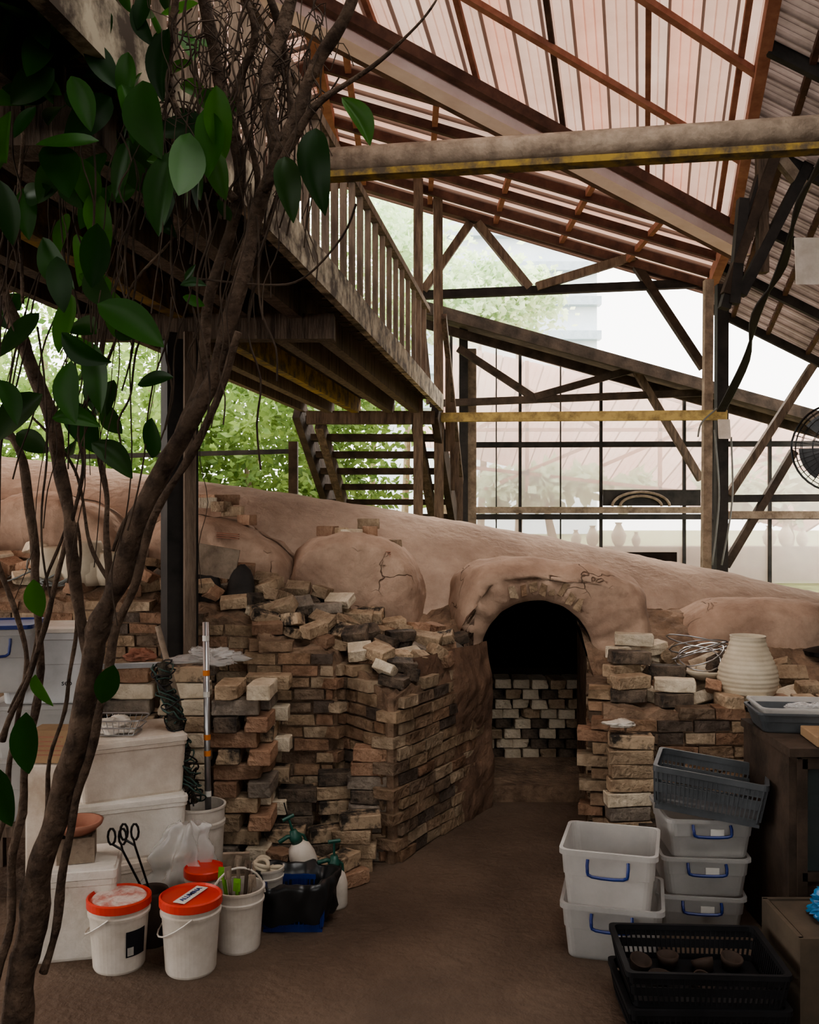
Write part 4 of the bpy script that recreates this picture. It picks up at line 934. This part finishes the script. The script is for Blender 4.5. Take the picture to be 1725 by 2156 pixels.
# vase
vp=(gx(1575,4.56),4.56,.672)
m=M(); prof=[]; 
base=[(.075,0),(.100,.03),(.132,.08),(.142,.125),(.134,.18),(.112,.235),(.090,.285),(.081,.315),(.084,.335)]
for i in range(64):
    t=i/63*.335; r_=interp(t,[b[1] for b in base],[b[0] for b in base]); prof.append((r_+.0018*math.sin(i*1.6),t))
prof+=[(.077,.335),(.074,.30),(.12,.14),(.07,.01)]
m.lathe(vp,prof,48); m.obj('stoneware_vase',potclay,label='large pale wheel-thrown vase with throwing rings',category='vase',smooth=True)
c=Vector((gx(1480,4.75),4.8,.86)); m=M()
for k in range(5):
    P=[c+Vector((.15*math.cos(t*.42)*(.7+.1*k),.11*math.sin(t*.42)*(.8+.08*k),.05*math.sin(t*.42+k)+.02*k)) for t in range(16)]; m.tube(P,.004,5)
m.obj('wire_coil',metal_s,label='loose coil of grey wire lying on bricks',category='wire',smooth=True)
m=M(); m.lathe((gx(1490,4.7),4.72,.77),[(.05,0),(.11,.03),(.13,.05),(.12,.052),(.05,.012)],24); m.obj('stoneware_dish',potclay,label='shallow dark dish lying on loose bricks',category='dish',smooth=True)
crumple('glove',(gx(1300,4.4),4.34,.62),(.06,.035,.018),31,plastic_w,'crumpled white work glove on the brick pier','glove',.5)

# cabinet and trays
cb=thing('wooden_cabinet',(1.68,3.62,0),'dark wooden cabinet with glass-fronted doors','cabinet')
m=M(); 
m.box((1.68,3.62,.745),(.66,.5,.03)); m.box((1.37,3.62,.37),(.03,.46,.72)); m.box((1.99,3.62,.37),(.03,.46,.72)); m.box((1.68,3.84,.37),(.6,.02,.72)); m.box((1.68,3.62,.04),(.6,.46,.04)); m.box((1.68,3.62,.45),(.6,.44,.02))
m.obj('cabinet_body',wood_d,cb)
for x in(1.53,1.84):
    d_=thing('door',(x,3.39,.06),None,None); d_.parent=cb; d_.location=Vector((x,3.39,.06))-WORLD[cb.name]
    m=M()
    for s_ in(-1,1): m.box((x+s_*.13,3.39,.39),(.035,.02,.66)); m.box((x,3.39,.39+s_*.315),(.26,.02,.04))
    m.box((x,3.39,.3),(.26,.02,.03)); m.box((x,3.395,.17),(.24,.01,.24)); m.obj('door_frame',wood_d,d_)
    m=M(); m.box((x,3.39,.51),(.24,.006,.38)); m.obj('door_glass',mat('cabinet_glass',(.06,.08,.08),rough=.1,spec=.6,trans=.6),d_)
    m=M(); m.tube([(x+.1,3.375,.4),(x+.1,3.36,.4)],.01,8); m.obj('handle',metal_s,d_)
m=M(); m.box((1.62,3.46,.78),(.32,.20,.036),(0,0,-.1)); m.obj('cardboard_box',cardb,label='flat cardboard box on the cabinet',category='cardboard box',bevel=.004)
tub(1.50,3.70,.762,.33,.24,.075,-.1,'dark grey plastic tray on the cabinet',plastic_g,None,False)
tub(1.53,3.71,.79,.36,.25,.065,-.1,'white translucent tray nested on a grey tray',plastic_c,None,False)
crumple('plastic_bag',(1.56,3.70,.815),(.09,.06,.025),41,plastic_f,'crumpled clear plastic wrap in a tray','plastic bag',.7)
m=M(); m.box((1.60,3.42,.803),(.14,.1,.006),(.03,.02,.3)); m.obj('paper_stack',paper,label='loose white papers on a cardboard box',category='papers')
e=thing('wooden_crate',(1.42,3.05,0),'dull plywood box on the floor','wooden box')
m=M()
m.box((1.42,2.90,.15),(.46,.015,.30)); m.box((1.42,3.2,.15),(.46,.015,.30)); m.box((1.197,3.05,.15),(.015,.3,.30)); m.box((1.643,3.05,.15),(.015,.3,.30)); m.box((1.42,3.05,.01),(.43,.28,.02)); m.box((1.42,3.05,.29),(.42,.27,.012))
m.obj('box_body',mat('plywood',(.07,.055,.04),(.12,.092,.065),scale=4,rough=.8),e)
crumple('plastic_bag',(1.39,3.05,.305),(.09,.08,.06),51,plastic_lb,'crumpled bright blue plastic bag on a plywood box','plastic bag',.8)

# fan
fc=Vector((gx(1768,5.0),5.0,1.94))
fan=thing('pedestal_fan',(fc.x,fc.y,.7),'black pedestal fan with round wire cage','fan')
R3=Matrix.Rotation(math.radians(-25),4,'Z'); Tf=Matrix.Translation(fc)@R3@Matrix.Rotation(math.radians(90),4,'X')
m=M(Tf)
for z_,rads in((.05,(.03,.08,.13,.18,.215)),(-.05,(.06,.13,.19,.215)),(0,(.235,))):
    for r_ in rads:
        m.tube([Vector((r_*math.cos(t*math.pi/18),r_*math.sin(t*math.pi/18),z_*(1-(r_/.26)**4))) for t in range(37)],.0022 if z_ else .006,5,False)
for k in range(40):
    a=k*math.pi/20
    for z_ in(.05,-.05): m.tube([Vector((r_*math.cos(a),r_*math.sin(a),z_*(1-(r_/.236)**4))) for r_ in(.03,.1,.16,.2,.235)],.0013,4)
m.obj('cage',metal_d,fan)
for k in range(4):
    m=M(Tf@Matrix.Rotation(k*math.pi/2,4,'Z')); m.loft([[Vector((r_*math.cos(a),r_*math.sin(a),.02*(a-.4)*1.2)) for a in(0,.25,.5,.75,.95)] for r_ in(.035,.1,.16,.2)],False,False,False); m.obj('blade',plastic_k,fan)
m=M(Tf); m.tube([(0,0,-.16),(0,0,-.05),(0,0,.03)],[.05,.06,.035],16); m.obj('motor',plastic_k,fan,smooth=True)
m=M(); m.tube([fc+Vector((0,.08,-.04)),(fc.x,fc.y+.08,.9)],.014,10); m.lathe((fc.x,fc.y+.08,zR(fc.x,fc.y+.08)-.01),[(.15,0),(.15,.02),(.03,.05),(.02,.26)],24); m.obj('stand',metal_d,fan)
for px,py,d,s in((1527,903,8.2,.11),(1708,548,6.2,.2)):
    p=at(px,py,d); e=thing('floodlight',p,'white square floodlight fixed to a post' if s<.15 else 'white lamp housing hanging under the dim roof','lamp')
    m=M(); m.loft([[p+Vector(v) for v in((-s/2,0,-s*.8),(s/2,0,-s*.8),(s/2,.03,s*.8),(-s/2,.03,s*.8))],[p+Vector(v) for v in((-s*.35,.06,-s*.5),(s*.35,.06,-s*.5),(s*.35,.07,s*.5),(-s*.35,.07,s*.5))]]); m.obj('lamp_housing',plastic_w,e,bevel=.005)
    m=M(); m.beam(p+Vector((0,.05,s*.4)),p+Vector((0,.12,s*.9)),.02,.01); m.obj('bracket',metal_s,e)
for k in range(5):
    dx=k*7; m=M(); m.tube(smoothpath([at(1735+dx,320,5.6),at(1690-dx*.3,420,6.0),at(1640+dx*.5,560,6.6),at(1600-dx*.5,660,7.0),at(1565+dx*.4,760,7.5),at(1512+dx*.5,865,8.1)],5),.013,6); m.obj('power_cable',cable_m,label='thick black cable hanging in a bundle from the roof',category='cable',smooth=True,group='cable bundle')
for k,(a,b_) in enumerate((((1505,905),(1500,1190)),((1470,920),(1510,860)),((1540,920),(1520,1190)))):
    m=M(); p=at(*a,8.3); q=at(*b_,8.3); mid=(p+q)/2+Vector((.05*(-1)**k,0,0)); m.tube(smoothpath([p,mid,q],6),.008,6); m.obj('power_cable',cable_g,label='thin grey cable running down the post',category='cable',smooth=True,group='post cables')

# ------------------------------------------------------------------ unseen shed roof and walls, added to hold back daylight around the viewer
m=M(); m.box((0,-2.6,4.0),(14,7.4,.05)); m.obj('ceiling',roof_r,kind='structure',label='unseen shed roof added over the viewer to block sky light')
m=M(); m.box((4.2,1.0,2),(.1,12,4)); m.obj('light_block_right',wood,kind='structure',label='unseen dark timber side wall added to block light')
m=M(); m.box((-5.2,-3.0,1.8),(.1,5,3.6)); m.obj('light_block_left',wood,kind='structure',label='unseen dark timber side wall added to block light')
m=M(); m.box((0,-5.5,1.2),(14,.1,2.4)); m.obj('light_block_back',wood,kind='structure',label='unseen timber wall added to limit light, open gap below the roof')  # added; its height limits the fill light from behind

# ------------------------------------------------------------------ light
w=bpy.data.worlds.new('World'); bpy.context.scene.world=w; w.use_nodes=True
bg=w.node_tree.nodes['Background']; bg.inputs[0].default_value=(1,.97,.93,1); bg.inputs[1].default_value=4.6
sd=bpy.data.lights.new('sun','SUN'); sd.energy=10; sd.angle=math.radians(26); sd.color=(1,.92,.81)
so=bpy.data.objects.new('sun',sd); so.rotation_euler=(math.radians(-50),0,math.radians(-14)); COL.objects.link(so)
sc=bpy.context.scene
sc.view_settings.view_transform='AgX'
try: sc.view_settings.look='AgX - Medium High Contrast'
except Exception as ex: print(ex)
sc.view_settings.exposure=.15
cd=bpy.data.cameras.new('camera'); cd.sensor_fit='VERTICAL'; cd.sensor_height=24; cd.lens=24*F/2156; cd.clip_start=.05; cd.clip_end=200
co=bpy.data.objects.new('camera',cd); co.location=(0,0,H); co.rotation_euler=(math.pi/2,0,0); COL.objects.link(co); sc.camera=co
